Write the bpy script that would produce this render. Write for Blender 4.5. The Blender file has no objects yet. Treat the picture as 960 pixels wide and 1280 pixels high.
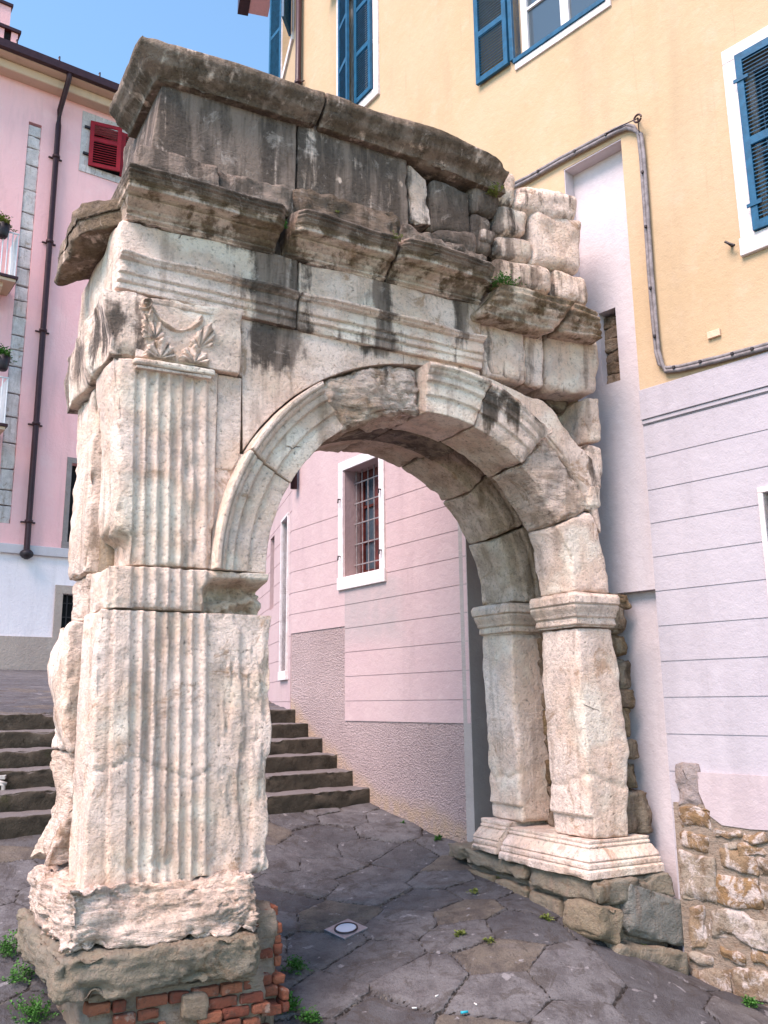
import bpy, math, random
import numpy as np
from math import radians, sin, cos, pi

scene = bpy.context.scene
COL = scene.collection
rnd = random.Random(11)

# ------------------------------------------------------------------ camera model (used to take measurements off the photo)
F = 1100.0; PITCH = radians(12.1); ROLL = math.atan(55/4875); EYE = 1.55
cp, sp, cr, sr = cos(PITCH), sin(PITCH), cos(ROLL), sin(ROLL)
fw = np.array((0, cp, sp)); u0 = np.array((0, -sp, cp)); r0 = np.array((1.0, 0, 0))
rt = r0*cr - u0*sr; up = u0*cr + r0*sr
CAM = np.array((0, 0, EYE))

def ray(px, py):
    return fw + (px-480)/F*rt + (640-py)/F*up

def hit(px, py, p0, d):
    """pixel -> (distance along a vertical plane through p0 with direction d, height)"""
    w = ray(px, py)
    det = -w[0]*d[1] + w[1]*d[0]
    m = (-p0[0]*d[1] + p0[1]*d[0])/det
    k = (w[0]*m-p0[0])/d[0] if abs(d[0]) > abs(d[1]) else (w[1]*m-p0[1])/d[1]
    return k, EYE + m*w[2]

def hitz(px, py, z):
    w = ray(px, py); m = (z-EYE)/w[2]
    return w[0]*m, w[1]*m

AU = (sin(radians(63)), cos(radians(63)))
AV = (-sin(radians(30.5)), cos(radians(30.5)))
P0 = (-1.66, 5.3)

def arch(px, py, s=0.0):
    return hit(px, py, (P0[0]+AV[0]*s, P0[1]+AV[1]*s), AU)

def amap(T, S, Z):
    """arch coordinates -> metres relative to the foot of the arch (its Empty)"""
    return np.stack([AU[0]*T+AV[0]*S, AU[1]*T+AV[1]*S, Z], -1)

# ------------------------------------------------------------------ noise
_r = np.random.RandomState(5)
PERM = np.concatenate([_r.permutation(256)]*3)
GR = _r.normal(size=(256, 3)); GR /= np.linalg.norm(GR, axis=1)[:, None]

def pn(P):
    i = np.floor(P).astype(np.int64); f = P-i; i &= 255
    u = f*f*f*(f*(f*6-15)+10)
    tot = 0
    for dx in (0, 1):
        a = PERM[(i[:, 0]+dx) & 255]; wx = u[:, 0] if dx else 1-u[:, 0]
        for dy in (0, 1):
            b = PERM[a+((i[:, 1]+dy) & 255)]; wy = u[:, 1] if dy else 1-u[:, 1]
            for dz in (0, 1):
                g = GR[PERM[b+((i[:, 2]+dz) & 255)]]; wz = u[:, 2] if dz else 1-u[:, 2]
                tot = tot + wx*wy*wz*(g[:, 0]*(f[:, 0]-dx)+g[:, 1]*(f[:, 1]-dy)+g[:, 2]*(f[:, 2]-dz))
    return tot*1.6

def fbm(P, o=4, g=.5):
    t = 0; a = 1.0
    for k in range(o):
        t = t + a*pn(P*(2.03**k)+k*17.3); a *= g
    return t

def sst(a, b, x):
    t = np.clip((x-a)/(b-a), 0, 1); return t*t*(3-2*t)

# ------------------------------------------------------------------ mesh + object helpers
def mesh_obj(name, V, Fq, mat, parent=None, attrs=None, smooth=True):
    V = np.asarray(V, dtype=np.float32).reshape(-1, 3)
    me = bpy.data.meshes.new(name)
    if isinstance(Fq, np.ndarray) and Fq.ndim == 2:
        n = Fq.shape[1]
        me.vertices.add(len(V)); me.vertices.foreach_set('co', V.ravel())
        me.loops.add(Fq.size); me.loops.foreach_set('vertex_index', Fq.ravel().astype(np.int32))
        me.polygons.add(len(Fq)); me.polygons.foreach_set('loop_start', np.arange(0, Fq.size, n, dtype=np.int32))
        me.update(calc_edges=True)
    else:
        me.from_pydata([tuple(map(float, v)) for v in V], [], [tuple(f) for f in Fq]); me.update()
    if smooth:
        me.polygons.foreach_set('use_smooth', np.ones(len(me.polygons), dtype=bool))
    for k, a in (attrs or {}).items():
        at = me.attributes.new(k, 'FLOAT', 'POINT'); at.data.foreach_set('value', np.asarray(a, dtype=np.float32))
    me.materials.append(mat)
    o = bpy.data.objects.new(name, me); COL.objects.link(o)
    if parent is not None: o.parent = parent
    return o

def tag(o, label=None, cat=None, group=None, kind=None):
    if label: o['label'] = label
    if cat: o['category'] = cat
    if group: o['group'] = group
    if kind: o['kind'] = kind
    return o

def empty(name, loc=(0, 0, 0), label=None, cat=None, group=None, kind=None):
    o = bpy.data.objects.new(name, None); o.empty_display_size = .3
    COL.objects.link(o); o.location = loc
    return tag(o, label, cat, group, kind)

class MB:
    """collects simple shapes for ONE mesh"""
    def __init__(s): s.v = []; s.f = []
    def add(s, V, Fs):
        n = len(s.v); s.v += [tuple(map(float, v)) for v in V]; s.f += [tuple(n+i for i in f) for f in Fs]
    def hexa(s, c):
        s.add(c, [(0, 3, 2, 1), (4, 5, 6, 7), (0, 1, 5, 4), (1, 2, 6, 5), (2, 3, 7, 6), (3, 0, 4, 7)])
    def tube(s, pts, r, n=8, cap=True):
        pts = [np.array(p, float) for p in pts]; base = len(s.v)
        rr = r if isinstance(r, (list, tuple)) else [r]*len(pts)
        for i, p in enumerate(pts):
            d = pts[min(i+1, len(pts)-1)]-pts[max(i-1, 0)]; d = d/(np.linalg.norm(d)+1e-9)
            a = np.cross(d, (0, 0, 1.0)); 
            if np.linalg.norm(a) < .05: a = np.cross(d, (1.0, 0, 0))
            a /= np.linalg.norm(a); b = np.cross(d, a)
            for k in range(n):
                t = 2*pi*k/n; s.v.append(tuple(p+rr[i]*(a*cos(t)+b*sin(t))))
        for i in range(len(pts)-1):
            for k in range(n):
                s.f.append((base+i*n+k, base+i*n+(k+1) % n, base+(i+1)*n+(k+1) % n, base+(i+1)*n+k))
        if cap:
            s.f.append(tuple(base+k for k in range(n))[::-1]); s.f.append(tuple(base+(len(pts)-1)*n+k for k in range(n)))
    def build(s, name, mat, parent=None, bevel=0, smooth=False):
        o = mesh_obj(name, s.v, s.f, mat, parent, smooth=smooth)
        if bevel:
            m = o.modifiers.new('bevel', 'BEVEL'); m.width = bevel; m.segments = 2; m.limit_method = 'ANGLE'
        return o

# ------------------------------------------------------------------ materials
class NT:
    def __init__(s, name):
        m = s.m = bpy.data.materials.new(name); m.use_nodes = True; s.t = m.node_tree; s.n = s.t.nodes
        s.n.clear(); s.out = s.n.new('ShaderNodeOutputMaterial'); s.b = s.n.new('ShaderNodeBsdfPrincipled')
        s.t.links.new(s.b.outputs[0], s.out.inputs[0]); s.b.inputs['Specular IOR Level'].default_value = .25
        tc = s.n.new('ShaderNodeTexCoord'); s.co = tc.outputs['Object']
        s.rand = s.n.new('ShaderNodeObjectInfo').outputs['Random']
    def L(s, a, b): s.t.links.new(a, b)
    def setv(s, sock, v):
        if hasattr(v, 'is_linked') or isinstance(v, bpy.types.NodeSocket): s.L(v, sock)
        elif isinstance(v, (tuple, list)) and len(v) == 3 and sock.type == 'RGBA': sock.default_value = (*v, 1)
        else: sock.default_value = v
    def mapp(s, sc=(1, 1, 1), rot=(0, 0, 0), co=None, loc=(0, 0, 0)):
        n = s.n.new('ShaderNodeMapping'); s.L(co or s.co, n.inputs[0]); n.inputs['Scale'].default_value = sc
        n.inputs['Rotation'].default_value = rot; n.inputs['Location'].default_value = loc; return n.outputs[0]
    def noise(s, sc, det=6, rough=.6, co=None, dist=0):
        n = s.n.new('ShaderNodeTexNoise'); s.L(co or s.co, n.inputs['Vector']); n.inputs['Scale'].default_value = sc
        n.inputs['Detail'].default_value = det; n.inputs['Roughness'].default_value = rough; n.inputs['Distortion'].default_value = dist
        return n.outputs['Fac']
    def vor(s, sc, feat='F1', co=None, rnd_=1):
        n = s.n.new('ShaderNodeTexVoronoi'); n.feature = feat; s.L(co or s.co, n.inputs['Vector']); n.inputs['Scale'].default_value = sc
        n.inputs['Randomness'].default_value = rnd_; return n
    def math(s, op, a, b=0, c=None):
        n = s.n.new('ShaderNodeMath'); n.operation = op; s.setv(n.inputs[0], a); s.setv(n.inputs[1], b)
        if c is not None: s.setv(n.inputs[2], c)
        return n.outputs[0]
    def mr(s, v, a, b, c=0., d=1., sm=True):
        n = s.n.new('ShaderNodeMapRange'); n.interpolation_type = 'SMOOTHSTEP' if sm else 'LINEAR'; s.L(v, n.inputs[0])
        for i, x in enumerate((a, b, c, d)): n.inputs[i+1].default_value = x
        return n.outputs[0]
    def mix(s, f, a, b, mode='MIX'):
        n = s.n.new('ShaderNodeMix'); n.data_type = 'RGBA'; n.blend_type = mode
        s.setv(n.inputs[0], f); s.setv(n.inputs[6], a); s.setv(n.inputs[7], b); return n.outputs[2]
    def attr(s, name):
        n = s.n.new('ShaderNodeAttribute'); n.attribute_name = name; return n.outputs['Fac']
    def sepz(s):
        n = s.n.new('ShaderNodeSeparateXYZ'); s.L(s.co, n.inputs[0]); return n.outputs
    def bump(s, h, dist=.01, st=1., prev=None):
        n = s.n.new('ShaderNodeBump'); s.L(h, n.inputs['Height']); n.inputs['Distance'].default_value = dist; n.inputs['Strength'].default_value = st
        if prev is not None: s.L(prev, n.inputs['Normal'])
        return n.outputs[0]
    def fin(s, col, rough=.8, nrm=None, **kw):
        s.setv(s.b.inputs['Base Color'], col); s.setv(s.b.inputs['Roughness'], rough)
        if nrm is not None: s.L(nrm, s.b.inputs['Normal'])
        for k, v in kw.items(): s.b.inputs[k.replace('_', ' ')].default_value = v
        return s.m

def m_stone(name, light=(.95, .755, .645), tan=(.70, .485, .35), grey=(.60, .465, .40), soilc=(.045, .034, .027), rough_rock=0.0):
    n = NT(name)
    off = n.n.new('ShaderNodeCombineXYZ'); n.L(n.math('MULTIPLY', n.rand, 37.0), off.inputs[0]); n.L(n.math('MULTIPLY', n.rand, 11.0), off.inputs[2])
    va = n.n.new('ShaderNodeVectorMath'); va.operation = 'ADD'; n.L(n.co, va.inputs[0]); n.L(off.outputs[0], va.inputs[1]); co = va.outputs[0]
    big = n.noise(1.6, 3, .6, co); med = n.noise(6, 6, .68, co, .4); fine = n.noise(38, 5, .72, co)
    c = n.mix(n.mr(big, .38, .66), light, tan)
    c = n.mix(n.mr(fine, .50, .72, 0, .28), c, (.42, .29, .20))
    c = n.mix(n.mr(med, .46, .64, 0, .6), c, grey)
    c = n.mix(n.mr(n.noise(2.6, 6, .75, co, 1.2), .56, .66, 0, .75), c, tuple(x*y for x, y in zip(light, (.45, .34, .24))))
    c = n.mix(n.mr(big, .52, .66, 0, .75), c, tuple(min(.97, x*1.14) for x in light))
    c = n.mix(n.mr(fine, .30, .52, .55, 0), c, (.30, .23, .18))
    # run-off streaks, a stain on the stone
    stv = n.noise(1.0, 4, .6, n.mapp((9, 9, .9), co=co))
    c = n.mix(n.mr(stv, .52, .70, 0, .50), c, (.30, .21, .16))
    # soot and lichen crust; also paints shade on the soffit and recess fillings
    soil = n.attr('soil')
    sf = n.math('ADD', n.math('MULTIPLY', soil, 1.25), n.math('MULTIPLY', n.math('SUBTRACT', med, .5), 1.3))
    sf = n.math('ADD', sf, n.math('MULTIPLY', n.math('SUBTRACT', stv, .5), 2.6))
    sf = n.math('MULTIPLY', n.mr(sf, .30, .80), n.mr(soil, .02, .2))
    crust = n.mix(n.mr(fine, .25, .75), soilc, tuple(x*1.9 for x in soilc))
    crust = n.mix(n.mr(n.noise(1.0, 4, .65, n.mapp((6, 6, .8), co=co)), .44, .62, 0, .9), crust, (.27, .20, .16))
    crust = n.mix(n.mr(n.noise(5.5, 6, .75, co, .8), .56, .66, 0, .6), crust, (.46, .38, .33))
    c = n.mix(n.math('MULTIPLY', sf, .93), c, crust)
    oc = n.attr('ochre')
    c = n.mix(n.math('MULTIPLY', oc, n.mr(med, .3, .6, .45, 1)), c, n.mix(n.mr(fine, .3, .7), (.13, .075, .03), (.34, .22, .10)))
    # pits and cracks
    pit = n.math('MULTIPLY', n.mr(fine, .29, .35, 1, 0), n.mr(med, .62, .45))
    wv = n.n.new('ShaderNodeVectorMath'); wv.operation = 'ADD'; n.L(co, wv.inputs[0])
    nz = n.n.new('ShaderNodeTexNoise'); n.L(co, nz.inputs['Vector']); nz.inputs['Scale'].default_value = 3; nz.inputs['Detail'].default_value = 4
    sc = n.n.new('ShaderNodeVectorMath'); sc.operation = 'SCALE'; n.L(nz.outputs['Color'], sc.inputs[0]); sc.inputs['Scale'].default_value = .30; n.L(sc.outputs[0], wv.inputs[1])
    crk = n.mr(n.vor(1.1, 'DISTANCE_TO_EDGE', wv.outputs[0]).outputs['Distance'], 0, .007, 1, 0)
    crk = n.math('MULTIPLY', crk, n.mr(big, .64, .70))
    c = n.mix(n.math('MULTIPLY', crk, .55), c, (.10, .07, .05))
    c = n.mix(n.math('MULTIPLY', pit, .45), c, (.12, .08, .055))
    h = n.math('ADD', n.math('MULTIPLY', med, .8), n.math('MULTIPLY', fine, .55))
    h = n.math('SUBTRACT', h, n.math('MULTIPLY', pit, .35)); h = n.math('SUBTRACT', h, n.math('MULTIPLY', crk, .8))
    if rough_rock:
        st = n.noise(1.0, 6, .75, n.mapp((5, 5, 26), co=co), .5)
        h = n.math('ADD', h, n.math('MULTIPLY', st, rough_rock)); c = n.mix(n.mr(st, .35, .5, .6, 0), c, (.22, .15, .10))
    return n.fin(c, .85, n.bump(h, .042, 1.0))

def m_plaster(name, c1, c2, c3=None, sc=1.2, bump=.002, grain=90, stain=None):
    n = NT(name)
    a = n.noise(sc, 6, .65); b = n.noise(sc*5, 6, .65); g = n.noise(grain, 4, .6)
    c = n.mix(n.mr(a, .38, .64), c1, c2)
    if c3: c = n.mix(n.mr(b, .5, .75, 0, .6), c, c3)
    st = n.noise(1, 6, .6, n.mapp((2.2, 2.2, .35)))
    c = n.mix(n.mr(st, .5, .72, 0, .5), c, tuple(x*.76 for x in c1))
    c = n.mix(n.mr(n.noise(1, 5, .7, n.mapp((11, 11, .5))), .60, .74, 0, .35), c, tuple(x*.70 for x in c1))
    c = n.mix(n.mr(n.noise(26, 4, .6), .60, .72, 0, .35), c, tuple(x*.8 for x in c1))
    if stain:
        s = n.attr('stain'); c = n.mix(n.math('MULTIPLY', s, n.mr(b, .3, .6, .5, 1)), c, stain)
    h = n.math('ADD', n.math('MULTIPLY', g, .5), n.math('MULTIPLY', n.noise(14, 4, .6), 1.2))
    return n.fin(c, .9, n.bump(h, bump*4, .8))

def m_simple(name, col, rough=.5, var=.2, sc=8, metal=0, bump=.0):
    n = NT(name); a = n.noise(sc, 5, .65)
    c = n.mix(n.mr(a, .3, .7), tuple(x*(1-var) for x in col), tuple(min(1, x*(1+var)) for x in col))
    return n.fin(c, rough, n.bump(n.noise(sc*6, 4), bump, .6) if bump else None, Metallic=metal)

M = {}
M['stone'] = m_stone('weathered_limestone')
M['stone_rough'] = m_stone('eroded_limestone', rough_rock=1.1)
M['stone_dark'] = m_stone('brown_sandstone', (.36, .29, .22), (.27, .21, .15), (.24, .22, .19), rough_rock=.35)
M['slab'] = m_stone('footing_sandstone', (.25, .215, .165), (.20, .165, .115), (.17, .16, .135), rough_rock=.25)
M['greyrock'] = m_stone('grey_sandstone', (.22, .215, .195), (.17, .165, .145), (.145, .15, .135))
M['greypink'] = m_stone('pink_grey_stone', (.31, .26, .25), (.27, .225, .22), (.24, .21, .205))
M['palestone'] = m_stone('pale_quoin_stone', (.74, .64, .62), (.60, .52, .50), (.56, .48, .47))
M['stone_trim'] = m_plaster('dressed_stone_trim', (.72, .66, .66), (.62, .55, .54), (.80, .76, .77), 5, .003, 120)

YEL = M['yellow'] = m_plaster('yellow_render', (.50, .366, .236), (.475, .342, .21), (.53, .40, .28), .9, .0015, 70)
M['lilac'] = m_plaster('lilac_render', (.43, .395, .43), (.40, .365, .40), (.46, .425, .46), 1.1, .0018, 70)
M['pinklilac'] = m_plaster('pink_lilac_render', (.48, .355, .355), (.45, .325, .33), (.51, .39, .385), 1.1, .002, 70, stain=(.36, .30, .30))
M['greyplaster'] = m_plaster('grey_render', (.58, .52, .54), (.53, .475, .495), (.62, .56, .58), 1.0, .0018, 60, stain=(.12, .09, .07))
M['jamb'] = m_plaster('shaded_grey_render', (.36, .325, .31), (.32, .285, .275), (.40, .36, .34), 1.0, .0018, 60)  # darker copy of the grey render, painting the niche return as shaded
M['pink'] = m_plaster('pink_render', (.95, .53, .52), (.92, .49, .485), (.96, .59, .57), .35, .003, 30)
M['lavender'] = m_plaster('lavender_render', (.86, .76, .79), (.81, .71, .74), (.89, .80, .82), .35, .003, 30)
M['plinth'] = m_plaster('house_plinth', (.46, .36, .31), (.40, .31, .27), (.50, .41, .36), .6, .005, 25)
M['cream'] = m_plaster('cream_soffit', (.70, .50, .36), (.66, .46, .33), None, .5, .002, 30)
M['iron'] = m_simple('dark_iron', (.03, .022, .026), .45)
M['brownmetal'] = m_simple('brown_painted_metal', (.045, .018, .022), .4, .2)
M['blue'] = m_simple('blue_shutter_paint', (.012, .085, .165), .45, .22, 14, bump=.002)
M['red'] = m_simple('red_shutter_paint', (.30, .008, .014), .45, .2, 4)
M['white'] = m_simple('white_frame_paint', (.72, .71, .72), .4, .06)
M['redwood'] = m_simple('red_brown_wood', (.10, .022, .018), .5, .4, 9)
M['dark'] = m_simple('dark_room', (.012, .011, .013), .9)
M['door'] = m_simple('grey_door_paint', (.20, .21, .25), .5, .15)
M['cablegrey'] = m_simple('grey_cable', (.21, .185, .19), .6, .3, 20)
M['steel'] = m_simple('brushed_steel', (.26, .27, .31), .35, .15, 20, metal=.7)
M['castiron'] = m_simple('pale_cast_metal', (.42, .40, .38), .5, .25, 20)
n = NT('window_glass'); M['glass'] = n.fin((.05, .075, .10), .04, None); n.b.inputs['Specular IOR Level'].default_value = .9
n = NT('lens_glass'); M['lens'] = n.fin((.42, .50, .60), .08, None); n.b.inputs['Specular IOR Level'].default_value = .8

def m_roughcast():
    n = NT('roughcast_render'); v = n.vor(60, 'F1').outputs['Distance']; g = n.noise(38, 5, .75)
    c = n.mix(n.mr(n.noise(1.5, 5, .6), .35, .65), (.56, .43, .425), (.49, .375, .37))
    c = n.mix(n.mr(g, .36, .52, .5, 0), c, (.26, .19, .19))
    c = n.mix(n.math('MULTIPLY', n.attr('stain'), n.mr(n.noise(7, 6, .7), .35, .6, .35, 1)), c, (.55, .40, .30))
    h = n.math('ADD', g, n.math('MULTIPLY', v, .5))
    return n.fin(c, .95, n.bump(h, .05, 1))
M['roughcast'] = m_roughcast()

def m_paving():
    n = NT('flagstone_paving'); cell = n.attr('cell'); e = n.attr('edge')
    c = n.mix(n.mr(cell, 0, 1, 0, 1, False), (.088, .085, .091), (.172, .162, .166))
    warm = n.mr(n.math('FRACT', n.math('MULTIPLY', cell, 7.31)), .84, .88)
    c = n.mix(n.math('MULTIPLY', warm, .8), c, (.16, .13, .10))
    c = n.mix(n.mr(n.noise(5, 7, .7), .40, .65, 0, .6), c, (.050, .042, .045))
    c = n.mix(n.mr(n.noise(2.2, 6, .7, None, .8), .56, .72, 0, .55), c, (.20, .18, .19))
    spots = n.mr(n.noise(11, 3, .5, None, .5), .66, .71, 0, .75)
    c = n.mix(spots, c, (.30, .28, .29))
    c = n.mix(n.mr(n.noise(3.4, 7, .75, None, 1.2), .53, .60, 0, .6), c, (.060, .048, .042))
    c = n.mix(n.mr(n.noise(55, 5, .7), .34, .50, .5, 0), c, (.055, .047, .047))
    ed = n.math('ADD', e, n.math('MULTIPLY', n.math('SUBTRACT', n.noise(25, 4, .6), .5), .022))
    j = n.mr(ed, .003, .010, 1, 0)
    dirt = n.mix(n.mr(n.noise(6, 4), .52, .64), (.026, .020, .017), (.16, .14, .12))
    dirt = n.mix(n.mr(n.noise(1.3, 4, .6), .60, .68, 0, .8), dirt, (.035, .06, .018))
    c = n.mix(j, c, dirt)
    h = n.math('ADD', n.math('MULTIPLY', n.noise(9, 7, .75), 1.1), n.math('MULTIPLY', n.noise(60, 5, .75), .6))
    h = n.math('SUBTRACT', h, n.math('MULTIPLY', j, .5))
    return n.fin(c, n.mr(n.noise(4, 5), .3, .7, .5, .8), n.bump(h, .022, 1))
M['paving'] = m_paving()

def m_step():
    n = NT('worn_step_stone'); z = n.n.new('ShaderNodeNewGeometry').outputs['Normal']
    c = n.mix(n.mr(n.noise(3, 6, .7), .35, .65), (.125, .10, .075), (.075, .062, .048))
    c = n.mix(n.mr(n.noise(7, 6, .7, None, .5), .50, .66, 0, .85), c, (.035, .028, .020))
    c = n.mix(n.mr(n.noise(2.1, 5, .7), .56, .70, 0, .7), c, (.24, .21, .17))
    c = n.mix(n.mr(n.noise(1.3, 5, .7), .58, .70, 0, .8), c, (.05, .055, .02))
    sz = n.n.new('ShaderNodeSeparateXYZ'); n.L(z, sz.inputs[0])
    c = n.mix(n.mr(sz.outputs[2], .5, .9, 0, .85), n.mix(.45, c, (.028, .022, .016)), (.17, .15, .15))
    h = n.math('ADD', n.noise(12, 7, .7), n.math('MULTIPLY', n.noise(80, 4, .6), .3))
    return n.fin(c, .85, n.bump(h, .02, 1))
M['step'] = m_step()

def m_brick(name, a, b):
    n = NT(name)
    c = n.mix(n.mr(n.attr('cell'), 0, 1, 0, 1, False), a, b)
    c = n.mix(n.mr(n.noise(24, 6, .7), .48, .66, 0, .65), c, (.10, .06, .045))
    c = n.mix(n.mr(n.noise(9, 5, .7), .56, .68, 0, .6), c, (.42, .33, .27))
    return n.fin(c, .9, n.bump(n.noise(45, 6, .7), .016, 1))
M['brick'] = m_brick('old_red_brick', (.20, .058, .038), (.32, .115, .065))
M['mortar'] = m_stone('old_mortar', (.34, .27, .215), (.24, .185, .14), (.20, .17, .145), rough_rock=.5)

def m_rubble():
    n = NT('rubble_stones'); ce = n.attr('cell')
    c = n.mix(n.mr(ce, 0, 1, 0, 1, False), (.27, .165, .08), (.34, .29, .24))
    c = n.mix(n.mr(n.noise(5, 6, .7), .42, .62, 0, .8), c, (.16, .10, .055))
    c = n.mix(n.mr(n.noise(7, 6, .75, None, .6), .48, .60, 0, .85), c, (.56, .48, .45))
    c = n.mix(n.mr(n.noise(34, 5, .7), .32, .5, .6, 0), c, (.10, .07, .05))
    h = n.math('ADD', n.noise(10, 7, .7), n.math('MULTIPLY', n.noise(60, 5, .7), .4))
    return n.fin(c, .9, n.bump(h, .03, 1))
M['rubble'] = m_rubble()

def m_leaf(name, a, b):
    n = NT(name); c = n.mix(n.mr(n.noise(30, 3), .35, .65), a, b)
    return n.fin(c, .55, None)
M['leaf'] = m_leaf('weed_leaf', (.035, .11, .018), (.07, .20, .03))
M['leafdry'] = m_leaf('dry_leaf', (.12, .15, .03), (.20, .22, .05))
M['roof'] = m_simple('roof_tile', (.25, .10, .06), .85, .3, 3)

# ------------------------------------------------------------------ rounded, weathered block
def axis(Ln, r, res, ex=()):
    pts = [0, .3*r, .7*r, 1.1*r, 1.8*r, 2.8*r]; pts = [p for p in pts if p < Ln*.45]
    pts += [Ln-p for p in pts]
    n = max(2, int(math.ceil(Ln/res))); pts += list(np.linspace(0, Ln, n+1)) + [e for e in ex if 0 < e < Ln]
    pts = sorted(pts); out = [0.0]
    for p in pts[1:]:
        if p-out[-1] > min(res*.22, .0035): out.append(p)
    out[-1] = Ln
    return np.array(out)

def block_geo(fmap, L, res=.02, r=.015, amp=.006, freq=6., prof=None, seed=0, rvar=.8, chip=.0, strata=0., ex=((), (), ()), noiseco=None, crease=.30):
    if not isinstance(res, tuple): res = (res, max(res, .03)*1.3, res)
    ax = [axis(L[i], r, res[i], ex[i]) for i in range(3)]
    n = [len(a) for a in ax]
    I = np.zeros(n, bool)
    for i in range(3):
        sl = [slice(None)]*3; sl[i] = 0; I[tuple(sl)] = True; sl[i] = -1; I[tuple(sl)] = True
    idx = np.argwhere(I); ids = -np.ones(n, np.int64); ids[I] = np.arange(len(idx))
    p = np.stack([ax[i][idx[:, i]] for i in range(3)], -1)
    Fs = []
    for i in range(3):
        j, k = (i+1) % 3, (i+2) % 3
        for side in (0, -1):
            sl = [slice(None)]*3; sl[i] = side; g = ids[tuple(sl)]      # axes in order of remaining
            if j > k: g = g.T                                           # make it [j,k]
            q = np.stack([g[:-1, :-1], g[1:, :-1], g[1:, 1:], g[:-1, 1:]], -1).reshape(-1, 4)
            Fs.append(q if side == -1 else q[:, ::-1])
    Fq = np.concatenate(Fs)
    Ln = np.array(L)
    W0 = fmap(p[:, 0], p[:, 1], p[:, 2])
    base = W0 if noiseco is None else noiseco(W0)
    nb = base + seed*7.13
    rl = r*np.clip(1+rvar*1.6*pn(nb*5.0)+rvar*.8*pn(nb*17.0), .25, 2.6)
    rl = np.minimum(rl, Ln.min()*.45)[:, None]
    q = np.clip(p, rl, Ln-rl); d = p-q; ln = np.linalg.norm(d, axis=1)[:, None]; nn = d/np.maximum(ln, 1e-9)
    p2 = q+nn*rl
    h = amp*fbm(nb*freq, 5, .52)
    cre = pn(nb*freq*1.7+3); h = h + amp*crease*(1-np.abs(cre)*3.2)*sst(-.2, .3, pn(nb*2.1+8))
    if strata:
        ph = nb[:, 2]*21+2.6*fbm(nb*np.array((2.2, 2.2, 3.)), 4, .6); fr = ph-np.floor(ph)
        h = h + strata*(1.5*(fr-.5)*(.6+.8*pn(nb*3.1+2)) + .6*fbm(nb*np.array((2.5, 2.5, 17.)), 5, .6))
    if chip:
        e = np.sort(np.abs(nn), axis=1)[:, 1]
        dist = np.sort(np.minimum(p, Ln-p), axis=1)[:, 1]       # distance to the nearest arris
        w = np.exp(-(dist/(chip*1.5))**2)
        h = h - w*chip*sst(.05, .55, pn(nb*3.3)+.35*pn(nb*13.0))
    p2 = p2+nn*h[:, None]
    T = p2.copy()
    W = fmap(T[:, 0], T[:, 1], T[:, 2])
    if prof is not None:
        W = prof(W, p2, Ln, nn)
    return W, Fq

def soil_fn(T, Z):
    return np.clip(sum(a*np.exp(-((T-t)/rx)**2-((Z-z)/rz)**2) for t, z, rx, rz, a in SOIL), 0, 1)
def _blob(px, py, rx, ry, a):
    t, z = arch(px, py); k = .0053+.0022*max(0, (px-150))/500
    return (t, z, rx*k, ry*k, a)
SOIL = [_blob(*b) for b in [
    (342, 352, 36, 46, .95), (350, 425, 40, 36, .9), (318, 300, 50, 22, .55), (478, 385, 17, 62, .95), (577, 400, 12, 46, .8),
    (150, 400, 30, 42, .7), (250, 290, 70, 10, .35), (660, 385, 60, 22, .6), (600, 265, 48, 45, .95), (580, 320, 60, 25, 1),
    (612, 505, 18, 26, .7), (640, 520, 30, 20, .35), (420, 305, 20, 14, .4), (560, 370, 40, 14, .4), (700, 400, 40, 20, .4), (230, 540, 6, 90, .12), (470, 430, 50, 12, .35),
    (745, 585, 30, 30, .45), (720, 460, 30, 20, .25), (208, 860, 10, 30, .15)]]
OCHRE = [_blob(*b) for b in [(440, 520, 50, 22, .8), (290, 745, 44, 20, .55), (150, 668, 20, 26, .45), (640, 940, 40, 20, .35), (700, 600, 40, 30, .35), (620, 610, 40, 60, .55),
    (245, 1135, 90, 20, .3), (600, 655, 20, 14, .5), (655, 400, 60, 20, .6), (735, 405, 30, 20, .6), (510, 350, 20, 20, .6)]]
WHITE = [arch(425, 226), arch(501, 230)]
def och_fn(T, Z):
    return np.clip(sum(a*np.exp(-((T-t)/rx)**2-((Z-z)/rz)**2) for t, z, rx, rz, a in OCHRE), 0, 1)
_inv = np.linalg.inv(np.array([[AU[0], AV[0]], [AU[1], AV[1]]]))
def toT(W): return W[:, 0]*_inv[0, 0]+W[:, 1]*_inv[0, 1]
def toS(W): return W[:, 0]*_inv[1, 0]+W[:, 1]*_inv[1, 1]

ARCH = empty('stone_arch', (P0[0], P0[1], 0), 'weathered pale Roman stone arch with fluted pier, carved capital and sooty top', 'arch')

def A_obj(name, W, Fq, mat='stone', soil=0., ochre=0., soilmul=1.):
    T, S, Z = toT(W), toS(W), W[:, 2]
    so = np.maximum(soil_fn(T, Z)*soilmul, soil if np.isscalar(soil) else soil)
    for wx, wy in WHITE: so = so*(1-np.exp(-((T-wx)/.022)**2-((Z-wy)/.028)**2))
    oc = np.maximum(och_fn(T, Z), ochre)
    return mesh_obj(name, W, Fq, M[mat], ARCH, {'soil': so, 'ochre': oc})

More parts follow.
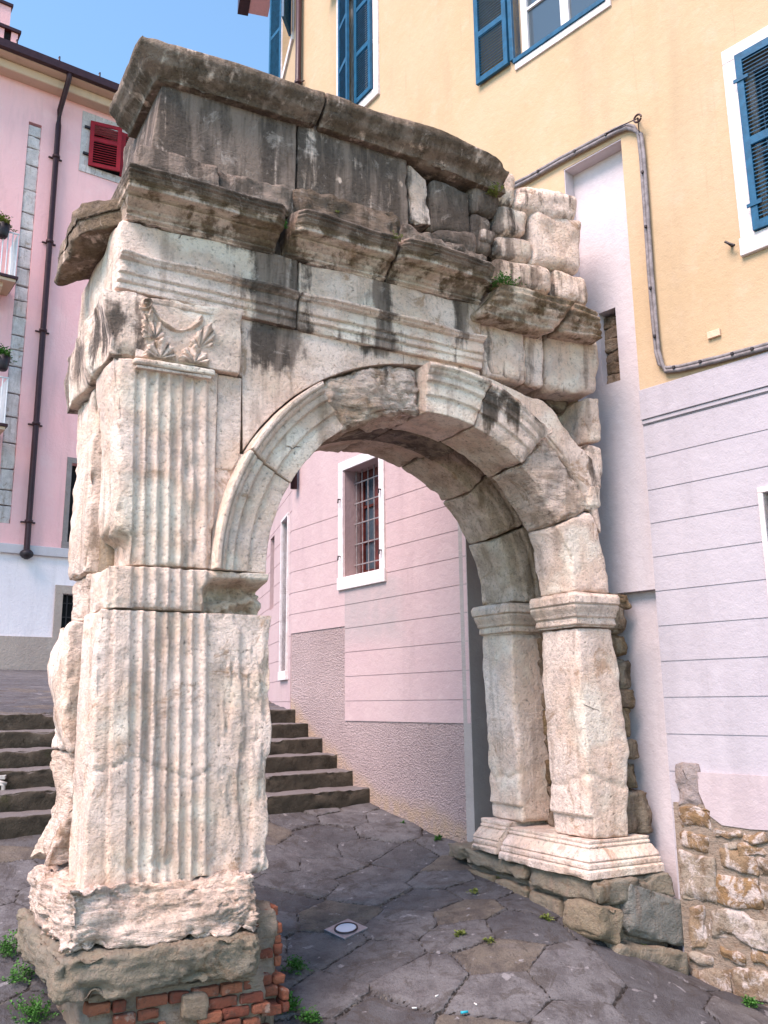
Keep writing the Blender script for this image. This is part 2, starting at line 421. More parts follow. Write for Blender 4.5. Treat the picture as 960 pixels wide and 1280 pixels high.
_seed = [0]
def box(name, t0, t1, s0, s1, z0, z1, mat='stone', soil=0., ochre=0., warp=None, profT=None, profL=None, soilmul=1., **kw):
    """block in arch coordinates; warp(T,S,Z)->T,S,Z bends it; profT(T,Z) pushes the front out, profL(Z) the left end"""
    _seed[0] += 1
    def fm(a, b, c):
        T, S, Z = t0+a, s0+b, z0+c
        if warp: T, S, Z = warp(T, S, Z)
        return amap(T, S, Z)
    L = (t1-t0, s1-s0, z1-z0)
    def pr(W, p, Ln, nn):
        T, S, Z = toT(W), toS(W), W[:, 2].copy()
        if profT is not None:
            w = np.clip(1-p[:, 1]/(.6*Ln[1]), 0, 1); S = S-profT(T, Z)*w
        if profL is not None:
            w = np.clip(1-p[:, 0]/(.35*Ln[0] if Ln[0] > .6 else .8*Ln[0]), 0, 1); T = T-profL(Z)*w
        return amap(T, S, Z)
    W, Fq = block_geo(fm, L, prof=pr, seed=_seed[0], **kw)
    return A_obj(name, W, Fq, mat, soil, ochre, soilmul)

def quad(name, q, s0, s1, mat='stone', soil=0., ochre=0., prof=None, so=None, **kw):
    """block whose front face has the four corners q (bl, br, tr, tl), measured on the photo, on the plane s0"""
    _seed[0] += 1
    c = [np.array(arch(x, y, s0)) for x, y in q]
    Lx = .5*(np.linalg.norm(c[1]-c[0])+np.linalg.norm(c[2]-c[3])); Lz = .5*(np.linalg.norm(c[3]-c[0])+np.linalg.norm(c[2]-c[1]))
    Ls = s1-s0
    def fm(a, b, cc):
        u, v = a/Lx, cc/Lz
        T = (1-v)*((1-u)*c[0][0]+u*c[1][0])+v*((1-u)*c[3][0]+u*c[2][0])
        Z = (1-v)*((1-u)*c[0][1]+u*c[1][1])+v*((1-u)*c[3][1]+u*c[2][1])
        return amap(T, s0+b, Z)
    def pr(W, p, Ln, nn):
        if prof is None: return W
        T, S, Z = toT(W), toS(W), W[:, 2]
        w = np.clip(1-p[:, 1]/(.6*Ln[1]), 0, 1); d = prof(T, Z, p[:, 0]/Lx, p[:, 2]/Lz)
        return amap(T, S-d*w, Z)
    W, Fq = block_geo(fm, (Lx, Ls, Lz), prof=pr, seed=_seed[0], **kw)
    return A_obj(name, W, Fq, mat, soil, ochre)

def colblk(name, t0, t1, lo, hi, s0, s1, mat='stone', **kw):
    """block between two curves z=lo(t) and z=hi(t)"""
    _seed[0] += 1
    tm = .5*(t0+t1); H = float(hi(np.array([tm]))[0]-lo(np.array([tm]))[0])
    def fm(a, b, c):
        T = t0+a; v = c/H; Z = (1-v)*lo(T)+v*hi(T); return amap(T, s0+b, Z)
    soil = kw.pop('soil', 0.); och = kw.pop('ochre', 0.)
    W, Fq = block_geo(fm, (t1-t0, s1-s0, H), seed=_seed[0], **kw)
    return A_obj(name, W, Fq, mat, soil, och)

# --- semicircle
CT, CZ, RI, RO = 2.27, 2.38, 1.285, 1.655
def polar(name, a0, a1, s0, s1, mat='stone', ri=RI, ro=RO, prof=True, rough=0, **kw):
    """voussoir between two angles in degrees (180 = left springing, 0 = right)"""
    _seed[0] += 1; A0, A1 = radians(a0), radians(a1); rm = .5*(ri+ro)
    soil = kw.pop('soil', 0.); och = kw.pop('ochre', 0.)
    def fm(a, b, c):
        th = A0-a/rm; R = ri+c; return amap(CT+R*np.cos(th), s0+b, CZ+R*np.sin(th))
    def pr(W, p, Ln, nn):
        if not prof: return W
        T, S, Z = toT(W), toS(W), W[:, 2]; R = np.hypot(T-CT, Z-CZ); x = (R-ri)/(ro-ri)
        d = .022*sst(.335, .352, x)+.026*sst(.62, .637, x)+.016*sst(.775, .79, x)+.014*sst(.80, .88, x)+.022*sst(.885, .90, x)-.05*sst(.98, 1.04, x)
        for xg, ag in ((.342, .010), (.628, .012), (.782, .010), (.89, .012)): d = d-ag*np.exp(-((x-xg)/.014)**2)
        w = np.clip(1-p[:, 1]/(.6*Ln[1]), 0, 1)
        return amap(T, S-d*w, Z)
    W, Fq = block_geo(fm, (rm*(A0-A1), s1-s0, ro-ri), prof=pr, seed=_seed[0], ex=((), (), [(ro-ri)*v for v in (.325, .345, .365, .615, .635, .655, .775, .80, .83, .88, .93, .96, .98)]), **kw)
    return A_obj(name, W, Fq, mat, soil, och)

# ------------------------------------------------------------------ LEFT PIER
def flutes(T, Z, tl0, tl1, ztop=9, zbot=-9, cut=None):
    lean = .030*(3.7-Z); t = T-lean
    n = 5 if tl1-tl0 < .6 else 6
    n = 6
    x = (t-tl0)/(tl1-tl0)*n; fr = x-np.floor(x); ins = (x > 0) & (x < n)
    g = np.where(ins, np.sqrt(np.clip(1-((fr-.5)/.37)**2, 0, 1)), 0)
    wear = .9+.5*pn(np.stack([T*6, T*0+3.1, Z*2.2], -1))
    d = -.028*g*np.clip(wear, .25, 1.1)
    pil = .022*sst(tl0-.10, tl0-.085, t)*(1-sst(tl1+.015, tl1+.03, t))
    m = sst(zbot, zbot+.03, Z)*(1-sst(ztop-.03, ztop, Z))
    return (d*m+pil)

def prof_low(T, Z):
    d = flutes(T, Z, .065, .525)
    # big flaked loss on the left margin and at the right corner
    g = fbm(np.stack([T*4, T*0, Z*3], -1), 4)
    d = d-.05*sst(.10, .45, g)*sst(.75, .55, Z)
    f2 = fbm(np.stack([T*13, T*0+4, Z*2.2], -1), 4)
    d = d-.018*sst(.0, .30, f2)*sst(.62, .75, T)-.012*np.exp(-(f2/.05)**2)*sst(.62, .75, T)
    # crack line
    zc = 1.18+.05*pn(np.stack([T*5, T*0, T*0], -1))+.06*np.sin(T*9)
    d = d-.018*np.exp(-((Z-zc)/.008)**2)*(T < .66)
    return d
def warp_low(T, S, Z):
    v = np.clip((2.10-Z)/1.6, 0, 1)
    rag = .05*pn(np.stack([T*5.5, S*3, T*0], -1))+.03*np.sin(T*13)
    Z2 = Z+(v**6)*(rag-.01)-.10*(v**4)*np.clip(.6-T, -1, .6)
    T2 = T+.035*sst(.3, -.1, T)+.03*pn(np.stack([Z*3, Z*0, S*2], -1))*sst(.25, -.05, T)
    T2 = T2+.025*pn(np.stack([Z*4, Z*0+5, S*2], -1))*sst(.85, 1.0, T)
    return T2, S, Z2
box('shaft_block', -.09, 1.035, 0, .47, .50, 2.105, warp=warp_low, profT=prof_low, res=(.0105, .05, .016), r=.012, amp=.0045, freq=7, chip=.020)
def prof_mid(T, Z):
    d = flutes(T, Z, .065, .525)
    x = sst(.56, .66, T+.04*pn(np.stack([T*6, T*0, Z*9], -1)))
    loss = .13*sst(2.33, 2.27, Z+.03*pn(np.stack([T*8, T*0, Z*3], -1)))*(.5+.9*np.clip(fbm(np.stack([T*7, T*0+2, Z*9], -1), 4)+.3, 0, 1))
    lip = -.05+.07*sst(2.29, 2.34, Z)
    return d*(1-x)+x*(lip-loss)
box('shaft_block', -.02, 1.0, -.005, .47, 2.115, 2.375, profT=prof_mid, res=(.0105, .05, .010), r=.008, amp=.006, freq=9, chip=.015)
def prof_up(T, Z):
    d = flutes(T, Z, .065, .525, ztop=3.66)
    # astragal under the capital
    a = 0
    g = sst(.2, .6, pn(np.stack([T*6, T*0, Z*1.3], -1)))
    loss = sst(.05, .01, np.abs(T-.47+.02*np.sin(Z*9)))*.028*sst(-.3, .3, pn(np.stack([T*0, T*0, Z*5], -1)))
    chip = .10*sst(.20, .02, T+(Z-2.40)*.45+.05*pn(np.stack([T*9, T*0, Z*9], -1)))*(Z < 2.9)
    return d+a-loss-chip
def warp_up(T, S, Z):
    bite = .10*sst(2.66, 2.56, Z+.12*pn(np.stack([S*5, S*0, Z*4], -1)))*sst(.5, -.06, T)
    return T+bite+.07*sst(3.75, 3.1, Z)*sst(.25, -.06, T)+.012*pn(np.stack([Z*3, Z*0, S*2], -1))*sst(.2, 0, T), S, Z
box('shaft_block', -.065, .625, 0, .47, 2.385, 3.715, profT=prof_up, warp=warp_up, res=(.0105, .05, .014), r=.010, amp=.0035, freq=7, chip=.015)

box('astragal', .055, .585, -.062, .10, 3.672, 3.714, r=.017, res=(.03, .02, .008), amp=.002, freq=8)
box('astragal', .075, .565, -.046, .10, 3.650, 3.669, r=.006, res=(.03, .02, .008), amp=.002, freq=8)
# rear half of the left pier, set back
def warp_rl(T, S, Z):
    v = np.clip((2.08-Z)/1.5, 0, 1)
    bul = -.05*np.sin(v*pi*1.7+.4)-.10*v**5+.05*pn(np.stack([Z*2.6, S*2, Z*0+9], -1))
    return T+bul*sst(.8, -.1, T)+.05, S, Z
box('rear_shaft_block', -.12, 1.0, .66, 1.18, .57, 1.25, warp=warp_rl, res=(.04, .025, .02), r=.03, amp=.024, freq=4.5, chip=.05, mat='stone_rough', strata=.008)
box('rear_shaft_block', -.12, 1.0, .66, 1.18, 1.255, 2.08, warp=warp_rl, res=(.04, .025, .02), r=.03, amp=.018, freq=4.5, chip=.05)
box('rear_shaft_block', -.01, .98, .60, 1.12, 2.09, 2.40, res=(.05, .03, .02), r=.03, amp=.02, freq=6, chip=.05, mat='stone_rough')
box('rear_shaft_block', -.035, .70, .64, 1.20, 2.41, 3.72, res=(.03, .03, .03), r=.02, amp=.012, freq=5, chip=.04)
box('core_block', .08, .95, .40, .72, .52, 2.37, res=.06, r=.03, amp=.02, freq=4, mat='stone_dark')
box('core_block', .06, .66, .40, .70, 2.38, 3.72, res=.06, r=.02, amp=.015, freq=4, mat='stone_dark', ochre=.3)

# capital course: one deep corner block with carved leaves on its front
def prof_cap(T, Z):
    d = .015*sst(.0, .2, T)
    return d+.02*pn(np.stack([T*3, T*0, Z*4], -1))
def warp_cap(T, S, Z):
    e = sst(.15, -.12, T)
    return T+.05*pn(np.stack([Z*3, S*2.2, Z*0], -1))*e-.05*e*np.clip((Z-3.7)/.5, 0, 1), S+.05*(1-np.clip(S, 0, 1))*sst(.1, -.1, T)*0, Z
box('capital_block', -.09, .77, -.015, 1.34, 3.725, 4.17, warp=warp_cap, profT=prof_cap, soil=0, res=(.014, .035, .016), r=.014, amp=.007, freq=6, chip=.03)

def leafh(T, Z, tc, zb, w, h, amp, lean=0, ribs=9, seed=0):
    x = (T-tc-lean*(Z-zb))/w; y = (Z-zb)/h
    rr_ = np.hypot(x*1.05, y*.98); th = np.arctan2(x, y+.02)
    lob = .93+.07*np.cos(th*22)
    ins = sst(lob*1.0, lob*.86, np.hypot(x/.52, np.clip(y, 0, 2)/1.02))*(y > -.02)
    lobes = np.abs(np.cos(th*5.5+seed*.2))**.7
    rise = .35+.75*np.clip(rr_, 0, 1)
    body = ins*(.25+rise*(.25+.75*lobes))
    holes = sst(.15, .02, np.abs(np.sin(th*5.5+seed*.2+1.57)))*sst(.45, .6, rr_)*ins*.5
    return amp*np.clip(body-holes, 0, 2)
def leafh_old(T, Z, tc, zb, w, h, amp, lean=0, ribs=9, seed=0):
    x = (T-tc-lean*(Z-zb))/w; y = (Z-zb)/h
    half = .5*np.sqrt(np.clip(1-(np.clip(y, 0, 1)*1.0-.30)**2/.62, 0, 1))*(y > -.02)*(y < 1.06)
    ang = np.arctan2(x, y+.35); lob = .80+.20*np.abs(np.cos(ang*ribs*.9))
    inside = sst(half*lob, half*lob-.13, np.abs(x))*sst(1.03, .93, y)*sst(-.03, .04, y)
    rib = .50+.50*np.abs(np.sin(ang*ribs+seed))
    curl = .55+.75*np.clip(y, 0, 1)**2
    vein = np.exp(-(x/.06)**2)*.35
    holes = sst(.25, .6, pn(np.stack([T*48, T*0+seed, Z*40], -1)))*.45
    return amp*inside*(rib*curl+vein)*(1-holes)
def prof_carve(T, Z, *_):
    return 1.6*carve0(T, Z)
def carve0(T, Z):
    z0 = 3.735; t0 = .075
    h = .0+0*T
    h = np.maximum(h, leafh(T, Z, .225, z0+.005, .21, .135, .052, 0, 8, 0))
    h = np.maximum(h, leafh(T, Z, .445, z0+.005, .21, .135, .052, 0, 8, 0))
    h = np.maximum(h, leafh(T, Z, .180, z0+.13, .15, .20, .046, -.20, 8, 0))
    h = np.maximum(h, leafh(T, Z, .480, z0+.12, .16, .19, .046, .35, 8, 0))
    # volute and draped garland under the abacus
    r = np.hypot(T-.115, (Z-(z0+.36)))
    h = np.maximum(h, .05*sst(.055, .03, r)*(.6+.4*np.cos(r*190+np.arctan2(Z-z0-.36, T-.11))))
    for q, (dd, a) in enumerate(((.0, .034), (.045, .040), (.09, .026))):
        zg = z0+.345-dd*.5-(.13-.5*dd)*np.clip(1-((T-.325)/.16)**2, 0, 1)
        h = np.maximum(h, a*np.exp(-((Z-zg)/.016)**2)*sst(.20, .13, np.abs(T-.325)))
    h = np.maximum(h, .016*sst(z0+.36, z0+.385, Z)*sst(.02, .06, T)*(1-sst(.55, .60, T)))
    wear = .8+.5*pn(np.stack([T*9, T*0, Z*9], -1))
    return h*np.clip(wear, .3, 1.15)-.008
box('capital', .075, .595, -.025, .12, 3.735, 4.145, profT=prof_carve, res=(.0045, .05, .0045), r=.006, amp=.002, freq=12)

# plinth, footing slab, brick
box('plinth', -.19, .90, -.24, .95, .245, .535, mat='stone_rough', res=(.016, .03, .009), r=.035, amp=.020, freq=5, chip=.06, strata=.022, rvar=1,
    warp=lambda T, S, Z: (T+.03*pn(np.stack([Z*3, S*3, Z*0], -1)), S+.06*pn(np.stack([T*2.2, Z*2, Z*0], -1))+.12*sst(.3, .53, Z)*sst(-.2, .2, T), Z-.05*sst(-.2, .9, T)*sst(.5, .2, Z)*0+.05*sst(-.1, -.3, S+T*.3)*(Z > .4)))
box('footing_slab', -.235, .88, -.31, 1.05, .03, .25, mat='slab', res=(.02, .03, .014), r=.04, amp=.022, freq=4, chip=.06, strata=.012, rvar=1)
box('footing_core', -.05, .93, -.20, .9, -.75, .03, mat='mortar', res=.03, r=.03, amp=.03, freq=5)

def bricks(name, rows, s_front, depth=.11, mat='brick', bl=(.20, .055), jit=.012, label=None, parent=ARCH, mapper=None):
    Vs, Fs, Cs = [], [], []; nv = 0
    for (t0, t1, z, sf) in rows:
        t = t0+rnd.uniform(-.03, .0)
        while t < t1-.05:
            w = bl[0]*rnd.uniform(.6, 1.1); w = min(w, t1-t)
            tt, zz, ss = t, z+rnd.uniform(-jit, jit)*.4, sf+rnd.uniform(-jit, jit)
            fm = lambda a, b, c, tt=tt, zz=zz, ss=ss: (mapper or amap)(tt+a, ss+b, zz+c)
            W, Fq = block_geo(fm, (w-.012, depth, bl[1]), res=.03, r=.008, amp=.006, freq=12, seed=rnd.random()*9, chip=.01)
            Vs.append(W); Fs.append(Fq+nv); nv += len(W); Cs.append(np.full(len(W), rnd.random())); t += w
    o = mesh_obj(name, np.concatenate(Vs), np.concatenate(Fs), M[mat], parent, {'cell': np.concatenate(Cs)})
    if label: o['label'] = label
    return o
rows = [(.22, .50, -.065, -.235), (-.03, .16, -.065, -.24), (.10, .34, -.13, -.23), (-.02, .38, -.20, -.24), (.04, .5, -.27, -.25), (.52, .90, -.06, -.235), (.60, .93, -.125, -.24), (.55, .97, -.19, -.25), (.66, .97, -.255, -.25), (.7, 1.0, -.32, -.25)]
bricks('brick_footing', rows, 0)
rows = [(.95, 1.12, -.22+.068*i, -.16+.02*i+.06*(i == 3)) for i in range(8)]
bricks('brick_stub', rows, 0, depth=.16, bl=(.13, .056), jit=.03)
quad('patch_stone', [(228, 1275), (262, 1278), (262, 1243), (230, 1245)], -.26, -.1, mat='mortar', res=.02, r=.02, amp=.01, freq=6, ochre=.35)
box('stub_core', .90, 1.08, -.06, .35, -.5, .33, mat='mortar', res=.03, r=.04, amp=.03, freq=6)

# ------------------------------------------------------------------ ARCHIVOLT
polar('voussoir', 180, 151.0, .0, .47, res=(.02, .05, .012), r=.006, amp=.004, freq=6)
box('jamb_block', .628, .86, .03, .46, 2.385, 3.18, res=.03, r=.004, amp=.003, freq=6, warp=lambda T, S, Z: (np.where(T > .63, np.minimum(T, CT-np.sqrt(np.clip((RO+.002)**2-(Z-CZ)**2, .01, 9))+.03), T), S, Z))
polar('voussoir', 150.7, 124.2, -.015, .47, res=(.02, .05, .012), r=.008, amp=.004, freq=6, chip=.012)
polar('voussoir', 123.9, 92.6, .05, .50, mat='stone_rough', prof=False, res=(.016, .05, .013), r=.03, amp=.035, freq=4.5, chip=.05, strata=.014, rvar=1)
polar('voussoir', 92.3, 73.0, -.02, .50, res=(.02, .05, .012), r=.007, amp=.003, freq=6, chip=.01)
polar('voussoir', 72.5, 49.4, .0, .47, res=(.02, .05, .012), r=.012, amp=.006, freq=6, chip=.03)
polar('voussoir', 49.0, 24.4, .035, .45, mat='stone_rough', prof=False, res=(.016, .05, .013), r=.03, amp=.022, freq=5, chip=.03, rvar=1, ochre=.25)
polar('voussoir', 24.1, 0, .03, .45, prof=False, res=(.02, .05, .02), r=.03, amp=.009, freq=4, chip=.02)
# rear ring
for a0, a1 in ((180, 152), (151.6, 126), (125.6, 96), (95.6, 69), (68.6, 46.2), (45.8, 25.4), (25, 0)):
    polar('rear_voussoir', a0, a1, .80, 1.24, res=(.03, .05, .025), r=.016, amp=.007, freq=6, chip=.03, ochre=.5)
# slab bridging the two rings at the crown, and the vault filling above the recess, both coloured darker to paint in shade
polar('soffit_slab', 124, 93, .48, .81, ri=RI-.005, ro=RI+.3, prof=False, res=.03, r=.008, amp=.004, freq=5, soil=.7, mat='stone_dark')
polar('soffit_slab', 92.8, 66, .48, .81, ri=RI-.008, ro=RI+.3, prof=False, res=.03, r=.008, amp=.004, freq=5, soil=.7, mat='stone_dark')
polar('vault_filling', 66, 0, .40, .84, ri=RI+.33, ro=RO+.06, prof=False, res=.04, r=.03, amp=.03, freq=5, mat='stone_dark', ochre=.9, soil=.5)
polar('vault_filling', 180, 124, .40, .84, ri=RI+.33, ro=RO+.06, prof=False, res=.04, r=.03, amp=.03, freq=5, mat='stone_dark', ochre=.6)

# ------------------------------------------------------------------ SPANDRELS
def ringz(T, off=.012):
    return CZ+np.sqrt(np.clip((RO+off)**2-(T-CT)**2, 0, 9))
colblk('spandrel_block', .632, .80, lambda T: np.maximum(ringz(T), 3.06+.12*np.clip((T-.63)/.17, 0, 1)) if False else np.maximum(ringz(T), 3.06+0*T), lambda T: 3.715+0*T, .025, .5, res=(.02, .06, .02), r=.006, amp=.004, freq=5)
colblk('spandrel_block', .785, 2.06, lambda T: np.where(T < .815, np.maximum(3.73-(T-.785)*0, ringz(T)), ringz(T)), lambda T: 4.155-.02*(T-.785)+0*T, .03, .6, res=(.018, .06, .018), r=.005, amp=.004, freq=4)
colblk('spandrel_block', 2.065, 2.74, lambda T: ringz(T), lambda T: 4.125-.02*(T-2.06)-.02*sst(2.5, 2.75, T), .03, .6, res=(.02, .06, .02), r=.005, amp=.004, freq=4)
colblk('spandrel_block', 2.75, 3.87, lambda T: ringz(T), lambda T: 4.06-.10*sst(2.75, 3.3, T)-.45*sst(3.3, 3.9, T), .03, .6, res=(.02, .06, .02), r=.035, amp=.010, freq=3.5, chip=.015, rvar=.8, crease=0)
for t0, t1 in ((.3, 1.3), (1.31, 2.3), (2.31, 3.2), (3.21, 3.9)):       # rear face
    colblk('rear_spandrel_block', t0, t1, lambda T: np.maximum(ringz(T), 2.9), lambda T: 4.16+0*T, .62, 1.2, res=.06, r=.02, amp=.012, freq=4)

# ------------------------------------------------------------------ ARCHITRAVE / FRIEZE
def prof_arc(T, Z):
    zz = Z+.035*np.clip(T, 0, 3)/1.2
    d = .0+.012*sst(4.285, 4.292, zz)+.018*sst(4.375, 4.382, zz)+.020*sst(4.385, 4.41, zz)-.050*sst(4.425, 4.44, zz)
    d = d+.012*sst(4.232, 4.238, zz)
    for zg, ag in ((4.234, .010), (4.288, .010), (4.378, .010), (4.400, .008), (4.436, .012)): d = d-ag*np.exp(-((zz-zg)/.0055)**2)
    w = .9+.8*pn(np.stack([T*2.2, T*0, Z*0], -1))
    return 1.5*d*np.clip(w, .5, 1.0)
EXA = ((), (), [v-4.13 for v in np.arange(4.15, 4.46, .0055)])
box('architrave_block', -.065, 1.175, -.01, 1.22, 4.185, 4.665, profT=prof_arc, res=(.02, .05, .013), r=.008, amp=.003, freq=6, chip=.012, ex=EXA,
    warp=lambda T, S, Z: (T+.025*pn(np.stack([Z*3, S*2.5, Z*0], -1))*sst(.3, 0, T), S, Z-.045*np.clip(T, 0, 1.2)/1.2*sst(4.6, 4.2, Z)))
box('architrave_block', 1.19, 2.74, -.01, 1.2, 4.13, 4.655, profT=prof_arc, res=(.02, .06, .013), r=.008, amp=.003, freq=6, chip=.015, ex=EXA,
    warp=lambda T, S, Z: (T, S, Z-.03*(T-1.2)/1.5))

# ------------------------------------------------------------------ CORNICE
def pc(Z):   # projection of the cornice against height
    d = .02+.030*sst(4.680, 4.684, Z)+.022*sst(4.700, 4.722, Z)+.020*sst(4.726, 4.730, Z)+.055*sst(4.735, 4.775, Z)+.085*sst(4.778, 4.784, Z)
    d = d+.016*sst(4.815, 4.819, Z)+.014*sst(4.830, 4.834, Z)+.035*sst(4.838, 4.880, Z)+.014*sst(4.884, 4.888, Z)-.16*sst(4.900, 4.96, Z)
    for zg, ag in ((4.702, .014), (4.732, .016), (4.781, .022), (4.826, .012), (4.862, .010), (4.886, .016)): d = d-ag*np.exp(-((Z-zg)/.0055)**2)
    return d
EXC = ((), (), [.004+.005*i for i in range(58)])
def mk_cor(t0, t1, left=False, z0=4.670, dz=0, dmg=0.0, **kw):
    def pT(T, Z):
        zz = Z-dz
        g = pn(np.stack([T*3.1, T*0, Z*2], -1)); loss = dmg*np.clip(.3+g, 0, 1)*sst(4.78, 4.86, zz)
        w = .97+.14*pn(np.stack([T*2.1+4, T*0, Z*0], -1))
        edge = sst(.0, .05, T-t0-.03*g)*sst(.0, .07, t1-T-.04*g-.10*np.clip(4.92-Z, 0, .2)) if not left else sst(.0, .07, t1-T-.03*g)
        return pc(zz)*(.85+.15*edge)*np.clip(w, .7, 1.05)-loss
    def wp(T, S, Z): return T, S, Z-.018*T
    o = box('cornice_block', t0, t1, -.02, .9, z0, 4.955, profT=lambda T, Z: pT(T, Z+.018*T), profL=(lambda Z: .22*pc(Z)) if left else None, warp=wp,
               res=(.016, .05, .0055), r=.006, amp=.0025, freq=7, chip=.012, crease=.1, soil=np.nan, ex=EXC, **kw)
    return o
_old = A_obj
def A_obj(name, W, Fq, mat='stone', soil=0., ochre=0., soilmul=1.):
    if not np.isscalar(soil) or soil == soil: return _old(name, W, Fq, mat, soil, ochre, soilmul)
    Z = W[:, 2]+.018*toT(W); return _old(name, W, Fq, mat, .25+.65*sst(4.775, 4.86, Z), np.clip(.45*sst(4.66, 4.72, Z)*sst(4.90, 4.80, Z), 0, 1), 1)
mk_cor(-.03, .99, left=True)
mk_cor(1.065, 1.87, dmg=.004)
mk_cor(1.888, 2.72, dmg=.008)
box('cornice_block', .985, 1.075, .03, .8, 4.68, 4.93, res=.02, r=.03, amp=.02, freq=6, soil=.9)
# the return of the cornice along the left end, badly eroded
def warp_ret(T, S, Z):
    w = .03*pn(np.stack([S*3.5, Z*5, Z*0], -1))
    return T+w+.24*sst(.33, -.02, S)*sst(.2, -.25, T), S, Z-.03*pn(np.stack([S*4, T*4, Z*0], -1))-.05*sst(.55, 1.0, S)*sst(.0, -.25, T)-.04*sst(.1, -.28, T)*(Z > 4.8)
box('cornice_return', -.285, .30, -.02, 1.02, 4.665, 4.925, warp=warp_ret, mat='stone', soil=.80, ochre=.35, res=.018, r=.03, amp=.018, freq=6, chip=.05)

# ------------------------------------------------------------------ ATTIC
def prof_base(T, Z): return .02*sst(4.97, 4.98, Z)-.0*sst(5.16, 5.26, Z)+.015*pn(np.stack([T*3, T*0, Z*5], -1))
box('attic_base_block', -.01, .53, -.17, 1.15, 4.93, 5.145, profT=prof_base, profL=lambda Z: .01+0*Z, soil=.85, res=(.02, .05, .016), r=.012, amp=.005, freq=6, chip=.02)
box('attic_base_block', .54, 1.10, -.14, 1.1, 4.93, 5.145, soil=.95, res=(.02, .05, .018), r=.04, amp=.022, freq=6, chip=.06)
box('attic_base_block', 1.11, 2.0, -.08, 1.1, 4.90, 5.22, soil=.95, ochre=.2, res=(.02, .05, .018), r=.05, amp=.030, freq=5, chip=.06, mat='stone_rough')
box('attic_base_block', 2.0, 2.75, -.12, 1.1, 4.88, 5.12, soil=1., res=(.02, .05, .018), r=.07, amp=.035, freq=4, chip=.05,
    warp=lambda T, S, Z: (T, S, Z-.10*sst(2.2, 2.75, T)))
quad('attic_panel', [(185, 205), (369, 250), (371, 147), (205, 93)], .0, 1.05, soil=.90, res=(.02, .06, .02), r=.006, amp=.003, freq=5, chip=.01)
quad('attic_panel', [(372, 250), (511, 290), (508, 200), (373, 147)], .0, 1.05, soil=.80, res=(.02, .06, .02), r=.008, amp=.004, freq=4, chip=.015)
quad('rubble_stone', [(513, 280), (540, 281), (533, 225), (510, 203)], .02, .8, soil=.15, res=.02, r=.02, amp=.01, freq=5, chip=.03)
def pcope(Z): return .02+.10*sst(5.79, 5.86, Z)+.06*sst(5.86, 5.93, Z)-.05*sst(5.97, 6.02, Z)
def cope(t0, t1, left=False, **kw):
    def pT(T, Z): return pcope(Z+.012*T)*(.8+.25*pn(np.stack([T*1.5, T*0, Z*0], -1)))
    box('coping_block', t0, t1, -.05, (.70 if left else 1.1), 5.765, 5.99, profT=pT, profL=(lambda Z: .90*pcope(Z)) if left else None, soil=.80, ochre=.22,
        res=(.02, .05, .014), r=.014, amp=.006, freq=5, chip=.025, **kw)
box('coping_block', .18, 1.31, .71, 1.15, 5.765, 5.97, soil=.8, res=.04, r=.03, amp=.02, freq=5)
cope(.12, 1.31, True, warp=lambda T, S, Z: (T, S, Z+.0*T))
cope(1.325, 3.0, False, warp=lambda T, S, Z: (T, S, Z-.02*(T-1.3)-.07*sst(2.0, 3.0, T)-.05*sst(2.75, 3.0, T)*(Z > 5.85)))
box('core_block', .2, 2.8, .35, 1.15, 4.2, 5.75, mat='stone_dark', res=.08, r=.03, amp=.02, freq=4, soil=.6)
box('core_block', 2.7, 3.85, .30, 1.15, 4.0, 5.55, mat='stone_dark', res=.06, r=.06, amp=.04, freq=4, soil=.5)

# ------------------------------------------------------------------ BROKEN RIGHT END
K = dict(res=.020, rvar=.04, chip=.0, crease=.15)
R_ = [ # corners bl br tr tl, front s, depth, corner radius, soil, ochre
 ([(618, 252), (648, 255), (648, 213), (612, 205)], .0, .7, .05, .12, 0), ([(645, 262), (724, 282), (733, 240), (650, 225)], -.02, .7, .08, .22, 0),
 ([(541, 287), (590, 294), (590, 238), (541, 220)], .0, .6, .035, .95, 0), ([(588, 264), (624, 272), (628, 243), (592, 226)], .0, .6, .05, .85, 0),
 ([(622, 290), (662, 296), (664, 262), (624, 252)], -.01, .6, .05, .1, 0), ([(664, 330), (728, 340), (731, 274), (667, 262)], .0, .8, .045, .05, 0),
 ([(588, 310), (616, 318), (616, 272), (590, 264)], .0, .5, .04, .85, 0), ([(600, 300), (618, 306), (620, 290), (602, 284)], -.02, .5, .025, .6, 0),
 ([(616, 320), (668, 328), (668, 298), (620, 290)], .0, .6, .05, .12, 0), ([(618, 352), (694, 370), (692, 334), (620, 318)], -.04, .7, .05, .25, .1),
 ([(695, 370), (737, 382), (734, 346), (694, 334)], -.02, .7, .035, .2, .0),
 ([(598, 397), (655, 408), (660, 478), (612, 468)], .0, .7, .03, .2, 0),
 ([(545, 300), (598, 322), (600, 290), (545, 283)], -.02, .6, .05, .95, 0),
]
for q, s0, dep, rr, so, oc in R_:
    q = list(q)
    quad('rubble_stone', q, s0, s0+dep, r=rr*1.5, amp=.022, freq=3.2, soil=so, ochre=oc, **K)
